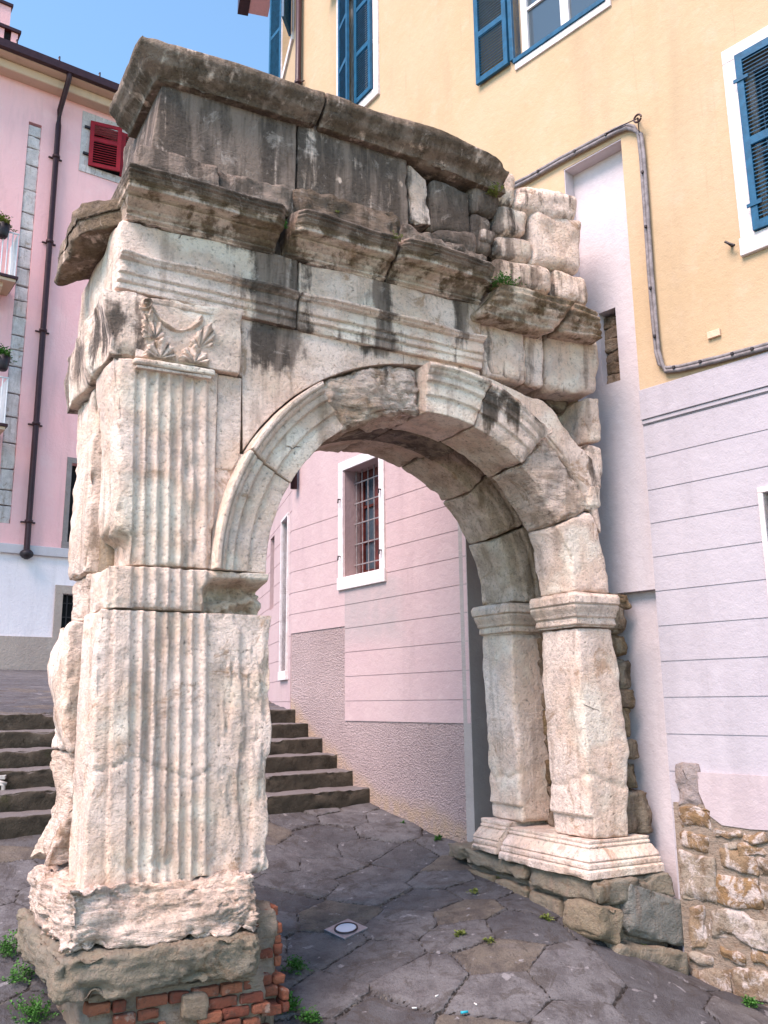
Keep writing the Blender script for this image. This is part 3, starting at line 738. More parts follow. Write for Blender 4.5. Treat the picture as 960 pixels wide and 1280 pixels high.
# fix of ordering for the two blocks under the broken cornice
quad('frieze_stone', [(606, 470), (655, 478), (655, 408), (600, 397)], .01, .8, r=.035, amp=.012, freq=5, soil=.12, **K)
quad('frieze_stone', [(657, 480), (681, 484), (679, 412), (656, 409)], .02, .8, r=.03, amp=.012, freq=5, soil=.12, **K)
quad('frieze_stone', [(683, 485), (748, 492), (752, 425), (681, 412)], .03, .8, r=.06, amp=.018, freq=5, soil=.10, **K)
quad('broken_cornice', [(600, 392), (692, 415), (712, 380), (622, 357)], -.16, .6, r=.05, amp=.022, freq=5, soil=.45, ochre=.55, **K,
     prof=lambda T, Z, u, v: .10*sst(.1, .7, v)-.05*sst(.85, 1, v)+.012*np.sin(v*30))
quad('broken_cornice', [(698, 415), (757, 424), (742, 392), (712, 378)], -.12, .6, r=.04, amp=.018, freq=5, soil=.30, ochre=.55, **K,
     prof=lambda T, Z, u, v: .06*sst(.1, .7, v)+.012*np.sin(v*30))
quad('rubble_stone', [(737, 552), (752, 552), (750, 496), (735, 496)], .05, .6, r=.03, amp=.012, freq=6, soil=.1, **K)
quad('rubble_stone', [(718, 608), (754, 614), (754, 560), (735, 552)], .05, .6, r=.05, amp=.012, freq=6, soil=.4, **K)
quad('rubble_stone', [(736, 634), (753, 634), (752, 607), (736, 606)], .02, .5, r=.03, amp=.01, freq=6, soil=.1, **K)

# ------------------------------------------------------------------ RIGHT PIERS
def warp_pr(T, S, Z):
    v = np.clip((2.08-Z)/1.5, 0, 1); right = sst(3.6, 3.9, T)
    T2 = T+right*(.08*np.sin(v*pi*.85)**1.0+.02*pn(np.stack([Z*3, S*3, Z*0], -1)))-(1-right)*.012*np.sin(v*pi*2)
    T2 = T2+.03*v*(1-right)*(v > .93)
    # undercut near the foot
    uc = .016*np.exp(-((Z-.93-.04*np.sin(S*9+T*11)-.04*pn(np.stack([T*9, S*9, Z*0], -1)))/.022)**2)
    return T2+(1-right)*uc, S+uc*.7*(S < .2), Z
kp = dict(res=(.018, .025, .014), r=.024, amp=.007, freq=4, chip=.012, crease=.15)
box('pier_shaft', 3.555, 3.90, .0, .45, .52, 2.09, warp=warp_pr, **kp)
box('rear_pier_shaft', 3.555, 3.92, .82, 1.25, .55, 2.12, warp=warp_pr, **kp)
box('pier_filling', 3.86, 4.02, .35, .90, .50, 3.2, mat='stone_dark', ochre=.35, soil=.5, res=(.04, .04, .04), r=.05, amp=.04, freq=5, strata=.01)  # dark crust here paints the shade of the gap between the piers
_z = .50
for q_ in range(9):
    hh = (.34, .22, .17, .24, .15, .26, .19, .22, .2)[q_]; tt = 4.25 if q_ == 0 else 4.17+.03*((q_*7) % 3)
    box('rubble_stone', 3.80, tt, .08 if q_ == 0 else .13+.02*(q_ % 2), .80, _z, min(_z+hh-.008, 2.40), mat='stone_dark', ochre=(.2, .6, .3, .8, .4)[q_ % 5], soil=.55, res=(.03, .04, .02), r=.04, amp=.02, freq=6, chip=.03)
    _z += hh
def pimp(Z): return -.010*np.exp(-((Z-2.114)/.005)**2)-.012*np.exp(-((Z-2.173)/.005)**2)-.012*np.exp(-((Z-2.272)/.005)**2)-.02+.022*sst(2.11, 2.118, Z)+.018*sst(2.17, 2.175, Z)+.035*sst(2.18, 2.26, Z)+.012*sst(2.27, 2.275, Z)-.02*sst(2.33, 2.36, Z)
for s0, s1, nm in ((-.03, .47, 'impost'), (.79, 1.27, 'rear_impost')):
    box(nm, 3.52, 3.92, s0, s1, 2.10, 2.365, profT=lambda T, Z: pimp(Z), profL=lambda Z: pimp(Z), res=(.02, .03, .008), r=.006, amp=.003, freq=8, chip=.015, ochre=.1, ex=EXC)
def pbase(Z):
    d = .012*sst(.492, .486, Z)+.018*sst(.462, .457, Z)+.060*sst(.455, .385, Z)+.014*sst(.380, .375, Z)+.020*sst(.335, .330, Z)
    for zg, ag in ((.488, .010), (.459, .014), (.378, .014), (.333, .014)): d = d-ag*np.exp(-((Z-zg)/.006)**2)
    return d
def wb(T, S, Z): return T, S, Z+.02*(S > .3)
box('pier_base', 3.52, 4.12, -.02, .93, .27, .515, profT=lambda T, Z: pbase(Z), profL=lambda Z: pbase(Z), res=(.02, .025, .006), r=.006, amp=.003, freq=6, chip=.012, crease=.1, ex=((), (), [.005*i for i in range(1, 48)]))
box('pier_base', 3.51, 4.12, .945, 1.30, .30, .55, profL=lambda Z: pbase(Z-.02), res=(.03, .025, .006), r=.008, amp=.005, freq=6, chip=.02, crease=.1, ex=((), (), [.005*i for i in range(1, 48)]))
# footing under the right pier
def wslab(T, S, Z):
    return T+.05*pn(np.stack([S*2.3, Z*3, Z*0], -1))*sst(3.9, 3.4, T), S+.05*pn(np.stack([T*3, Z*3, Z*0], -1))*(S < .3), Z+.03*np.clip(S, 0, 2)
box('footing_slab', 3.42, 4.15, -.20, .62, .10, .265, mat='slab', warp=wslab, res=(.025, .025, .02), r=.045, amp=.018, freq=4, chip=.05)
box('footing_slab', 3.42, 4.15, .63, 1.75, .13, .25, mat='slab', warp=wslab, res=(.03, .03, .02), r=.04, amp=.018, freq=4, chip=.05)
box('footing_core', 3.50, 4.15, -.10, 1.6, -.8, .14, mat='mortar', res=(.03, .03, .025), r=.03, amp=.025, freq=5, strata=.010)
for a_, b_, c_, d_, m_ in ((.25, .62, -.20, .085, 'mortar'), (.64, 1.05, -.10, .10, 'slab'), (1.07, 1.6, -.02, .12, 'mortar'), (-.14, .22, -.17, .085, 'slab')):
    box('footing_stone', 3.44, 3.7, a_, b_, c_-.25, d_, mat='slab', res=.025, r=.035, amp=.018, freq=5, chip=.03, ochre=.15)
def lump(name, q, s0, dep, mat, r=.05, amp=.018, **kw): return quad(name, q, s0, s0+dep, mat=mat, r=r, amp=amp, freq=5, res=.025, chip=.03, **kw)
lump('footing_stone', [(748, 1176), (778, 1184), (782, 1138), (750, 1132)], -.28, .4, 'slab', .04, ochre=.3)
lump('corner_stone', [(786, 1170), (860, 1186), (862, 1128), (786, 1102)], -.22, .7, 'greyrock', .05, .010)
lump('footing_stone', [(770, 1205), (862, 1226), (862, 1190), (775, 1180)], -.30, .5, 'slab', .03)

# ------------------------------------------------------------------ WALLS : generic front skin with openings and grooves
class Wall:
    def __init__(s, o, d, nsign=1):
        s.o = np.array(o, float); s.d = np.array(d, float)/np.linalg.norm(d); s.n = np.array((s.d[1], -s.d[0]))*nsign
    def pt(s, k, out, z): return (s.o[0]+s.d[0]*k+s.n[0]*out, s.o[1]+s.d[1]*k+s.n[1]*out, z)
    def px(s, x, y, out=0.): 
        o = s.o+s.n*out; return hit(x, y, o, s.d)
    def bx(s, mb, k0, k1, o0, o1, z0, z1):
        c = [s.pt(k0, o0, z0), s.pt(k1, o0, z0), s.pt(k1, o1, z0), s.pt(k0, o1, z0), s.pt(k0, o0, z1), s.pt(k1, o0, z1), s.pt(k1, o1, z1), s.pt(k0, o1, z1)]
        mb.hexa(c)

def skin(w, name, mat, parent, k0, k1, z0, z1, holes=(), grooves=(), out=0., depth=.25, gd=.007, gw=.009, thick=.30, res=1.0, stain=None):
    ks = {k0, k1}; zs = {z0, z1}
    for h in holes: ks |= {h[0], h[1]}; zs |= {h[2], h[3]}
    gset = []
    for g in grooves:
        if z0 < g < z1: gset.append(g); zs |= {g-gw/2, g+gw/2}
    k = k0
    while k < k1: ks.add(round(k, 4)); k += res
    z = z0
    while z < z1: zs.add(round(z, 4)); z += res
    ks = sorted(x for x in ks if k0 <= x <= k1); zs = sorted(x for x in zs if z0 <= x <= z1)
    ks = [x for i, x in enumerate(ks) if i == 0 or x-ks[i-1] > 1e-5]; zs = [x for i, x in enumerate(zs) if i == 0 or x-zs[i-1] > 1e-5]
    V, Fs, cache = [], [], {}
    def v(k, o, z):
        key = (round(k, 5), round(o, 5), round(z, 5))
        if key not in cache: cache[key] = len(V); V.append(w.pt(*key))
        return cache[key]
    def quad_(a, b, c, d): Fs.append((a, b, c, d))
    def dep(k, z):
        for h in holes:
            if h[0] < k < h[1] and h[2] < z < h[3]: return None
        for g in gset:
            if abs(z-g) < gw/2: return out-gd
        return out
    D = [[dep((ks[i]+ks[i+1])/2, (zs[j]+zs[j+1])/2) for j in range(len(zs)-1)] for i in range(len(ks)-1)]
    back = out-thick
    for i in range(len(ks)-1):
        for j in range(len(zs)-1):
            d = D[i][j]; a, b, c, e = ks[i], ks[i+1], zs[j], zs[j+1]
            if d is not None:
                quad_(v(a, d, c), v(b, d, c), v(b, d, e), v(a, d, e)); quad_(v(a, back, c), v(a, back, e), v(b, back, e), v(b, back, c))
            dd = back if d is None else d
            r = (back if i+1 >= len(ks)-1 else (D[i+1][j] if D[i+1][j] is not None else back))
            if i == 0 and dd != back: quad_(v(a, dd, c), v(a, dd, e), v(a, back, e), v(a, back, c))
            if dd != r: quad_(v(b, dd, c), v(b, r, c), v(b, r, e), v(b, dd, e))
            t = (back if j+1 >= len(zs)-1 else (D[i][j+1] if D[i][j+1] is not None else back))
            if j == 0 and dd != back: quad_(v(a, dd, c), v(b, dd, c), v(b, back, c), v(a, back, c))
            if dd != t: quad_(v(a, dd, e), v(b, dd, e), v(b, t, e), v(a, t, e))
    at = None
    if stain:
        kk = [key[0] for key in cache]; zz = [key[2] for key in cache]; at = {'stain': stain(np.array(kk), np.array(zz))}
    return mesh_obj(name, V, Fs, mat, parent, at, smooth=False)

W1 = Wall((2.2, 7.0), (-.667, .745), -1)
if np.dot(W1.n, (-.745, -.667)) < 0: W1.n = -W1.n
p = W1.pt(2.1, 0, 0); W2 = Wall(p[:2], (-.571, .821)); 
if np.dot(W2.n, (-1, -.5)) < 0: W2.n = -W2.n
L2 = W2.px(365, 650)[0]
p = W2.pt(L2, 0, 0); W3 = Wall(p[:2], (-.27, .963))
if np.dot(W3.n, (-1, -.2)) < 0: W3.n = -W3.n
L3 = W3.px(344, 100)[0]
ZB = W1.px(799, 489)[1]           # bottom of the yellow
GRV = [1.55+.277*i for i in range(-4, 9)]
ZT = 11.5
BLD = empty('yellow_house', (0, 0, 0), 'tall yellow house with lilac ground floor and blue shutters behind the arch', 'house')

def wpx(w, x0, y0, x1, y1):     # pixel box -> k,z box
    a = w.px(x0, y1); b = w.px(x1, y0); return min(a[0], b[0]), max(a[0], b[0])
# niche
def kz(w, x, y, out=0.): return w.px(x, y, out)
k775, z175 = kz(W1, 775, 175); k705, z205 = kz(W1, 706, 206)
kR = kz(W1, 849, 1115)[0]; kL = 2.1
kr = (k775+kz(W1, 800, 488)[0])/2
kr = .0 if abs(kr) > .3 else kr
ZN = 3.5; ZNT = (z175+z205)/2

kr, ku = .05, .68; ZN = 3.5; ZNT = 6.47; ZG = -1.4
BIG = 14.5
def rect_stain(k, z): return 0*k
# openings (k0, k1, z0, z1)
oR = (-2.02, -1.055, 5.05, 6.60); oM = (.10, 1.19, 7.98, 9.9); oL = (1.50, 2.28, 9.12, 11.1); oB = (1.48, 2.25, 2.99, 4.30); oLow = (-1.75, -.90, 1.55, 3.02)
oFar = (W3.px(366, 60)[0], W3.px(353, 60)[0], W3.px(358, 80)[1], W3.px(358, 80)[1]+2.1); oDoor = (.22, .74, 1.95, 4.02); oFar2 = (1.55, 1.95, 2.9, 4.0)
skin(W1, 'upper_wall', M['yellow'], BLD, -3.2, 2.1, ZB, BIG, holes=[(kr, ku, ZB-.01, ZNT), oR, oM], out=0)
skin(W1, 'upper_wall', M['yellow'], BLD, ku+.001, 2.1, ZN, ZB-.001, out=-.002)
skin(W1, 'ground_floor_wall', M['lilac'], BLD, -3.2, kr, ZG, ZB-.30, holes=[oLow], grooves=GRV, out=-.004)
mb = MB(); W1.bx(mb, -3.2, kr+.0, -.2, .022, ZB-.262, ZB-.001); W1.bx(mb, -3.2, kr+.0, -.2, .010, ZB-.299, ZB-.264); mb.build('string_course', M['lilac'], BLD, bevel=.004)
# niche lining
hA = W1.px(754, 482, -.14); hB = W1.px(769, 384, -.14)
hole = (min(hA[0], hB[0]), max(hA[0], hB[0]), hA[1], hB[1])
skin(W1, 'niche_panel', M['greyplaster'], BLD, kr-.05, ku+.0, 2.42, ZNT+.05, holes=[hole], out=-.14, thick=.77)
skin(W1, 'niche_back', M['greyplaster'], BLD, kr-.05, .75, ZG, 2.419, out=-.22, thick=.2)
skin(W1, 'niche_back', M['greyplaster'], BLD, .7505, 2.14, ZG, 3.55, out=-.55, thick=.2)
mb = MB(); W1.bx(mb, 2.103, 2.20, -.95, -.006, ZG, 3.6); mb.build('niche_side', M['jamb'], BLD)
mb = MB(); W1.bx(mb, kr-.06, kr-.003, -.95, -.31, ZG, ZNT); mb.build('niche_side', M['greyplaster'], BLD)
mb = MB(); W1.bx(mb, ku-.008, ku-.001, -.139, -.003, 3.6, ZNT-.004); W1.bx(mb, kr+.002, ku-.009, -.139, -.003, ZNT-.012, ZNT-.004); mb.build('niche_side', M['greyplaster'], BLD)
mb = MB(); W1.bx(mb, ku+.003, ku+.12, -.93, -.31, 3.5, ZNT); mb.build('niche_side', M['greyplaster'], BLD)
for zz in np.linspace(hole[2]+.05, hole[3]-.08, 6):
    W, Fq = block_geo(lambda a, b, c: np.stack([W1.o[0]+W1.d[0]*(hole[0]+a-.03)+W1.n[0]*(-.38+b), W1.o[1]+W1.d[1]*(hole[0]+a-.03)+W1.n[1]*(-.38+b), zz-.06+c], -1), (hole[1]-hole[0]+.05, .17, .12), res=.02, r=.03, amp=.02, seed=zz)
    mesh_obj('rubble_stone', W, Fq[:, ::-1], M['stone_dark'], BLD, {'soil': np.full(len(W), .6), 'ochre': np.full(len(W), .3)})
skin(W2, 'upper_wall', M['yellow'], BLD, 0, L2, 5.35, BIG, holes=[oL], out=0)
def st2(k, z):
    c1 = W2.px(415, 742); c2 = W2.px(496, 780); 
    return ((k < c1[0]) & (k > c2[0]) & (z < c1[1]-.05) & (z > c2[1]+.05))*1.
PX = W2.px
a1 = PX(412, 745); a2 = PX(497, 778)
zrc1 = PX(431, 889)[1]; krc = PX(431, 840)[0]; zrc2 = PX(400, 787)[1]
zrc1 = 1.33; zrc2 = GRV[6] if abs(GRV[6]-zrc2) < .2 else zrc2
skin(W2, 'ground_floor_wall', M['pinklilac'], BLD, 0, krc, zrc1, 5.349, holes=[oB], grooves=GRV, out=0, res=.25, gw=.009,
     stain=lambda k, z: ((k > a2[0]-.05) & (k < a1[0]+.05) & (z > a2[1]-.05) & (z < 2.84)).astype(float)*.9)
skin(W2, 'ground_floor_wall', M['pinklilac'], BLD, krc+.0005, L2, zrc2, 5.349, grooves=GRV, out=0, res=.5)
def strc(k, z):
    zz = .19+.15*k+np.where(k < 1.8, 0, (k-1.8)*.38)+.20+.10*pn(np.stack([k*2.2, k*0, z*2], -1))
    return sst(zz+.06, zz-.08, z)
skin(W2, 'roughcast_base', M['roughcast'], BLD, 0, krc, ZG, zrc1-.0005, out=-.010, res=.08, stain=strc)
skin(W2, 'roughcast_base', M['roughcast'], BLD, krc+.0005, L2, ZG, zrc2-.0005, out=-.010, res=.08, stain=strc)
skin(W3, 'upper_wall', M['yellow'], BLD, 0, L3, 5.35, BIG, holes=[oFar], out=0)
skin(W3, 'ground_floor_wall', M['pinklilac'], BLD, 0, 4.5, 0, 5.349, holes=[oDoor, oFar2], grooves=GRV+[GRV[-1]+.277*i for i in (1, 2, 3, 4)], out=0)
mb = MB()
q = [W1.pt(-3.2, .35, BIG)[:2], W1.pt(2.1, .35, BIG)[:2], W2.pt(L2, .35, BIG)[:2], W3.pt(L3, .35, BIG)[:2], (W3.pt(L3, 0, 0)[0]+6, W3.pt(L3, 0, 0)[1]+3), (9, 6)]
mb.add([(x, y, BIG) for x, y in q]+[(x, y, BIG+.25) for x, y in q], [tuple(range(5, -1, -1)), tuple(range(6, 12))]+[(i, (i+1) % 6, 6+(i+1) % 6, 6+i) for i in range(6)])
mb.build('roof', M['roof'], BLD)
mb = MB()      # side and rear walls, off to the sides of the view
for a, b in (((W3.pt(L3, -.3, 0)[0], W3.pt(L3, -.3, 0)[1]), q[4]), (q[4], q[5]), (q[5], W1.pt(-3.2, -.1, 0)[:2])):
    mb.add([(a[0]+.3, a[1], 5.3), (b[0], b[1], 5.3), (b[0], b[1], BIG), (a[0]+.3, a[1], BIG), (a[0]+.5, a[1]-.1, 5.3), (b[0]-.2, b[1]-.1, 5.3), (b[0]-.2, b[1]-.1, BIG), (a[0]+.5, a[1]-.1, BIG)], [(0, 1, 2, 3), (7, 6, 5, 4), (0, 3, 7, 4), (1, 5, 6, 2)])
mb.build('rear_wall', M['yellow'], BLD)

mb = MB(); W2.bx(mb, -.012, -.003, -.32, .002, ZG, 5.3); mb.build('niche_side', M['jamb'], BLD)  # thin darker panel over the wall end, its shade put into the colour
# ---- window parts
def surround(w, o, fr, mat, parent, proud=.025, sill=.14, name='window_frame'):
    mb = MB(); k0, k1, z0, z1 = o
    w.bx(mb, k0-fr, k0, -.12, proud, z0, z1); w.bx(mb, k1, k1+fr, -.12, proud, z0, z1)
    w.bx(mb, k0-fr, k1+fr, -.12, proud, z1+.001, z1+fr*1.1); 
    f = mb.build(name, mat, parent, bevel=.005)
    mb = MB(); w.bx(mb, k0-fr-.01, k1+fr+.01, -.2, proud+.012, z0-sill, z0-.001); mb.build('sill', mat, f, bevel=.006)
    return f
def louvre(w, k0, k1, z0, z1, out, mat, name='shutter', parent=None, t=.035, st=.055, mids=(.52,), swing=None):
    """shutter leaf; swing=(hinge k, angle) turns it out from the wall"""
    mb = MB()
    ww = w
    if swing:
        hk, ang = swing; o = w.pt(hk, out, 0)[:2]; sg = 1 if k0 >= hk-.001 else -1
        d = (w.d*sg*cos(ang)+w.n*sin(ang)); ww = Wall(o, d); k0, k1, out = .0, abs(k1-k0), 0
    ww.bx(mb, k0, k0+st, out, out+t, z0, z1); ww.bx(mb, k1-st, k1, out, out+t, z0, z1)
    H = z1-z0; cuts = [0]+list(mids)+[1]
    for c in cuts:
        zc = z0+c*H; a = max(z0, zc-st/2 if 0 < c < 1 else (zc if c == 0 else zc-st*1.2)); b = min(z1, a+st*1.2)
        ww.bx(mb, k0+st, k1-st, out+.002, out+t-.002, a, b)
    z = z0+.03
    while z < z1-.03:
        c = [ww.pt(k0+st, out+.004, z+.020), ww.pt(k1-st, out+.004, z+.020), ww.pt(k1-st, out+t-.006, z), ww.pt(k0+st, out+t-.006, z)]
        mb.hexa(c+[(a, b, cc+.006) for a, b, cc in c]); z += .034
    return mb.build(name, mat, parent)
def pane(w, k0, k1, z0, z1, out, parent, name='pane', mat='glass'):
    mb = MB(); w.bx(mb, k0, k1, out-.02, out, z0, z1); return mb.build(name, M[mat], parent)
def casement(w, o, out, mat, parent, nmul=1, rails=(.5,), t=.05, backdark=True):
    mb = MB(); k0, k1, z0, z1 = o
    w.bx(mb, k0, k0+t, out, out+.04, z0, z1); w.bx(mb, k1-t, k1, out, out+.04, z0, z1)
    w.bx(mb, k0+t, k1-t, out+.002, out+.038, z0, z0+t); w.bx(mb, k0+t, k1-t, out+.002, out+.038, z1-t, z1)
    for i in range(nmul):
        c = k0+(k1-k0)*(i+1)/(nmul+1); w.bx(mb, c-t*.6, c+t*.6, out+.003, out+.042, z0+t, z1-t)
    for r_ in rails:
        c = z0+(z1-z0)*r_; w.bx(mb, k0+t, k1-t, out+.006, out+.034, c-.015, c+.015)
    f = mb.build('window', mat, parent)
    pane(w, k0+.01, k1-.01, z0+.01, z1-.01, out+.012, f)
    return f
def darkbox(w, o, parent, d=.305):
    mb = MB(); w.bx(mb, o[0]-.02, o[1]+.02, -d-.35, -d, o[2]-.02, o[3]+.02); mb.build('room_interior', M['dark'], parent)

# right-hand window, closed blue shutters
surround(W1, oR, .115, M['stone_trim'], BLD, sill=.15)
casement(W1, oR, -.20, M['white'], BLD); darkbox(W1, oR, BLD)
for a, b in ((oR[0], -1.545), (-1.535, oR[1])):
    sh = louvre(W1, a+.004, b-.004, oR[2]+.004, oR[3], .028, M['blue'], parent=BLD, mids=(.48,))
mb = MB(); 
for zz in (5.25, 6.35):
    mb = MB(); W1.bx(mb, oR[1]-.10, oR[1]+.02, .062, .072, zz, zz+.03); mb.build('hinge', M['blue'], sh)
mb = MB(); mb.tube([W1.pt(-.86, .0, 5.03), W1.pt(-.86, .05, 5.03)], .012, 6); mb.tube([W1.pt(-.83, .05, 5.06), W1.pt(-.86, .055, 5.03), W1.pt(-.90, .05, 5.0)], .011, 6); mb.build('shutter_dog', M['iron'], BLD)
# middle window: white casement behind, blue shutter folded back on the wall
mb = MB(); w = W1
mb2 = MB(); k0, k1, z0, z1 = oM
W1.bx(mb2, k0-.06, k1+.0, -.12, .02, z0-.13, z0-.052); W1.bx(mb2, k0-.06, k0-.0, -.12, .018, z0-.05, z1); 
mb2.build('window_frame', M['stone_trim'], BLD, bevel=.005)
mb2 = MB(); W1.bx(mb2, k0-.01, k1+.01, -.1, .035, z0-.05, z0-.001); W1.bx(mb2, k1, k1+.05, -.10, .035, z0, z1); mb2.build('blue_frame', M['blue'], BLD, bevel=.003)
casement(W1, oM, -.16, M['white'], BLD, nmul=1, rails=(.33, .66), t=.08); darkbox(W1, oM, BLD)
louvre(W1, k1+.06, k1+.50, z0-.02, z1, .02, M['blue'], parent=BLD, mids=(.3, .6))
louvre(W1, k0-.56, k0-.07, z0-.02, z1, .02, M['blue'], parent=BLD, mids=(.3, .6))
# left window with two blue leaves, one ajar, moulded lintel
surround(W2, oL, .11, M['stone_trim'], BLD, sill=.13)
casement(W2, oL, -.18, M['white'], BLD); darkbox(W2, oL, BLD)
louvre(W2, oL[0]+.004, 1.885, oL[2]+.004, oL[3], .03, M['blue'], parent=BLD, mids=(.36, .70))
louvre(W2, oL[1]-.39, oL[1], oL[2]+.004, oL[3], .03, M['blue'], parent=BLD, mids=(.36, .70), swing=(oL[1], radians(14)))
mb = MB(); W2.bx(mb, oL[0]-.2, oL[1]+.2, 0, .10, oL[3]+.14, oL[3]+.2); W2.bx(mb, oL[0]-.28, oL[1]+.28, 0, .18, oL[3]+.2, oL[3]+.27); mb.build('lintel_moulding', M['stone_trim'], BLD, bevel=.01)
# ground floor barred window
surround(W2, oB, .105, M['stone_trim'], BLD, sill=.15, proud=.02)
mb = MB()
W2.bx(mb, oB[1]-.006, oB[1]-.002, -.26, -.121, oB[2], oB[3]); mb.build('reveal', M['greyplaster'], BLD)
f = casement(W2, oB, -.27, M['redwood'], BLD, nmul=1, rails=(.33, .66), t=.09); darkbox(W2, oB, BLD)
mb = MB(); k0, k1, z0, z1 = oB
for i in range(6): mb.tube([W2.pt(k0+(k1-k0)*(i+.6)/6, -.15, z0), W2.pt(k0+(k1-k0)*(i+.6)/6, -.15, z1)], .009, 6)
for i in range(5): W2.bx(mb, k0, k1, -.158, -.142, z0+(z1-z0)*(i+.6)/5.2-.007, z0+(z1-z0)*(i+.6)/5.2+.007)
mb.build('window_bars', M['cablegrey'], BLD)
mb = MB()
for kk, zz in ((1.43, 3.9), (1.43, 3.2), (2.3, 3.25), (2.3, 3.95)): mb.tube([W2.pt(kk, .02, zz), W2.pt(kk, .05, zz), W2.pt(kk, .055, zz-.05)], .009, 6)
mb.build('hinge_pin', M['iron'], BLD)
# lower right window
surround(W1, oLow, .04, M['stone_trim'], BLD, sill=.1, proud=.012)
casement(W1, oLow, -.24, M['redwood'], BLD, t=.07); darkbox(W1, oLow, BLD)
mb = MB(); W1.bx(mb, -.99, -.93, -.12, -.05, 2.86, 2.98); mb.build('window_lamp', M['cream'], BLD)
# far wall: open leaves seen nearly edge-on, doors below
surround(W3, oFar, .1, M['stone_trim'], BLD)
darkbox(W3, oFar, BLD); casement(W3, oFar, -.2, M['white'], BLD)
louvre(W3, oFar[0]-.42, oFar[0]-.0, oFar[2], oFar[3], .03, M['blue'], parent=BLD, swing=(oFar[0], radians(25)))
louvre(W3, oFar[1], oFar[1]+.42, oFar[2], oFar[3], .03, M['blue'], parent=BLD, swing=(oFar[1], radians(20)))
surround(W3, oDoor, .035, M['stone_trim'], BLD, name='door_frame', sill=.12, proud=.03)
mb = MB(); W3.bx(mb, oDoor[0], oDoor[1], -.14, -.09, oDoor[2], oDoor[3]); mb.build('door', M['door'], BLD)
darkbox(W3, oFar2, BLD); casement(W3, oFar2, -.2, M['dark'], BLD)
# brown downpipe on the corner
mb = MB(); c = W2.px(378, 90)[0]; kk = c
mb.tube([W2.pt(kk, .07, 4.3), W2.pt(kk, .07, BIG)], .045, 10); 
for zz in (6.5, 8.5, 10.4, 12.4): mb.tube([W2.pt(kk, .07, zz), W2.pt(kk, .07, zz+.05)], .056, 10); mb.tube([W2.pt(kk-.1, .02, zz+.02), W2.pt(kk, .07, zz+.02)], .01, 6)
mb.build('downpipe', M['brownmetal'], BLD, smooth=True)
# bay at the far end
e = W3.pt(L3, 0, 0); zb = W3.px(343, -2)[1]
mb = MB(); W3.bx(mb, L3-.15, L3+.8, .05, .42, zb+.02, zb+3); mb.build('bay', M['pink'], BLD)
mb = MB(); W3.bx(mb, L3-.17, L3+.85, .421, .62, zb, zb+3); mb.build('bay_trim', M['brownmetal'], BLD)

# small plate, cables
mb = MB(); a = W1.px(886, 425); b = W1.px(901, 411); W1.bx(mb, b[0], a[0], 0, .025, a[1], b[1]); mb.build('vent_plate', M['cream'], BLD, bevel=.004)
def P1(x, y, o=.03): k, z = W1.px(x, y, o); return W1.pt(k, o, z)
cab = MB()
path = [(640, 231), (662, 220), (700, 198), (740, 177), (770, 161), (783, 156), (792, 158), (798, 168), (801, 195), (805, 250), (811, 340), (816, 400), (820, 440), (824, 455), (832, 460), (850, 458), (900, 446), (960, 430), (1010, 416)]
for dy, o in ((0, .03), (4.2, .035)): cab.tube([P1(x+(dy*.9 if i > 6 and i < 14 else 0), y+(dy if i <= 6 or i >= 14 else 0), o) for i, (x, y) in enumerate(path)], .017, 8)
cable = cab.build('wall_cable', M['cablegrey'], None, smooth=True)
tag(cable, 'grey cable bundle running round the niche and across the yellow wall', 'cable')
mb = MB()
for x, y in ((672, 214), (718, 189), (757, 168), (803, 215), (807, 283), (813, 360), (818, 420), (842, 459), (875, 452), (915, 442), (940, 436)):
    p = np.array(P1(x, y, .0)); q_ = np.array(P1(x, y, .055)); mb.tube([p, q_], .012, 6); mb.tube([q_+(0, 0, -.01), q_+(0, 0, .01)], .012, 6)
mb.build('cable_clip', M['iron'], cable)
mb = MB(); p = np.array(P1(797, 148, 0)); q_ = np.array(P1(797, 148, .10)); mb.tube([p, q_], .010, 6)
mb.tube([q_+np.array((W1.d[0]*.035*cos(t), W1.d[1]*.035*cos(t), .035*sin(t))) for t in np.linspace(0, 2*pi, 13)], .009, 6)
eb = mb.build('eye_bolt', M['brownmetal'], None); tag(eb, 'rusty ring bolt in the yellow wall above the bend of the grey cable', 'bolt')
mb = MB(); mb.tube([q_, np.array(P1(775, 158, .06)), np.array(P1(757, 167, .05))], .005, 5); mb.tube([q_, np.array(P1(799, 166, .05))], .005, 5)
mb.build('tie_wire', M['iron'], eb)

# ---- exposed rubble at the foot of the right wall
def wall_stones(w, rects, out0, name, mat, parent, cells=None, r=.03, thick=.10):
    Vs, Fs, Cs = [], [], []; nv = 0
    for i, (x0, y0, x1, y1, ce) in enumerate(rects):
        a = w.px(x0, y1, out0); b = w.px(x1, y0, out0); k0, k1, z0, z1 = min(a[0], b[0]), max(a[0], b[0]), a[1], b[1]
        c = w.px(x0, y0, out0)[1]; dd = (w.px(x1, y1, out0)[1]); z0 = .5*(a[1]+dd); z1 = .5*(b[1]+c)
        if z1-z0 < .02: continue
        fm = lambda A, B, C: np.stack([w.o[0]+w.d[0]*(k1-A)+w.n[0]*(out0+.012-B), w.o[1]+w.d[1]*(k1-A)+w.n[1]*(out0+.012-B), z0+C+.015*np.sin(A*13+i)], -1)
        W, Fq = block_geo(fm, (k1-k0, thick, z1-z0), res=.018, r=r, amp=.013, freq=7, seed=i*3.1, chip=.03, rvar=1)
        Vs.append(W); Fs.append(Fq+nv); nv += len(W); Cs.append(np.full(len(W), ce))
    return mesh_obj(name, np.concatenate(Vs), np.concatenate(Fs), M[mat], parent, {'cell': np.concatenate(Cs), 'soil': np.concatenate(Cs)*0})
zt = W1.px(900, 1030)[1]
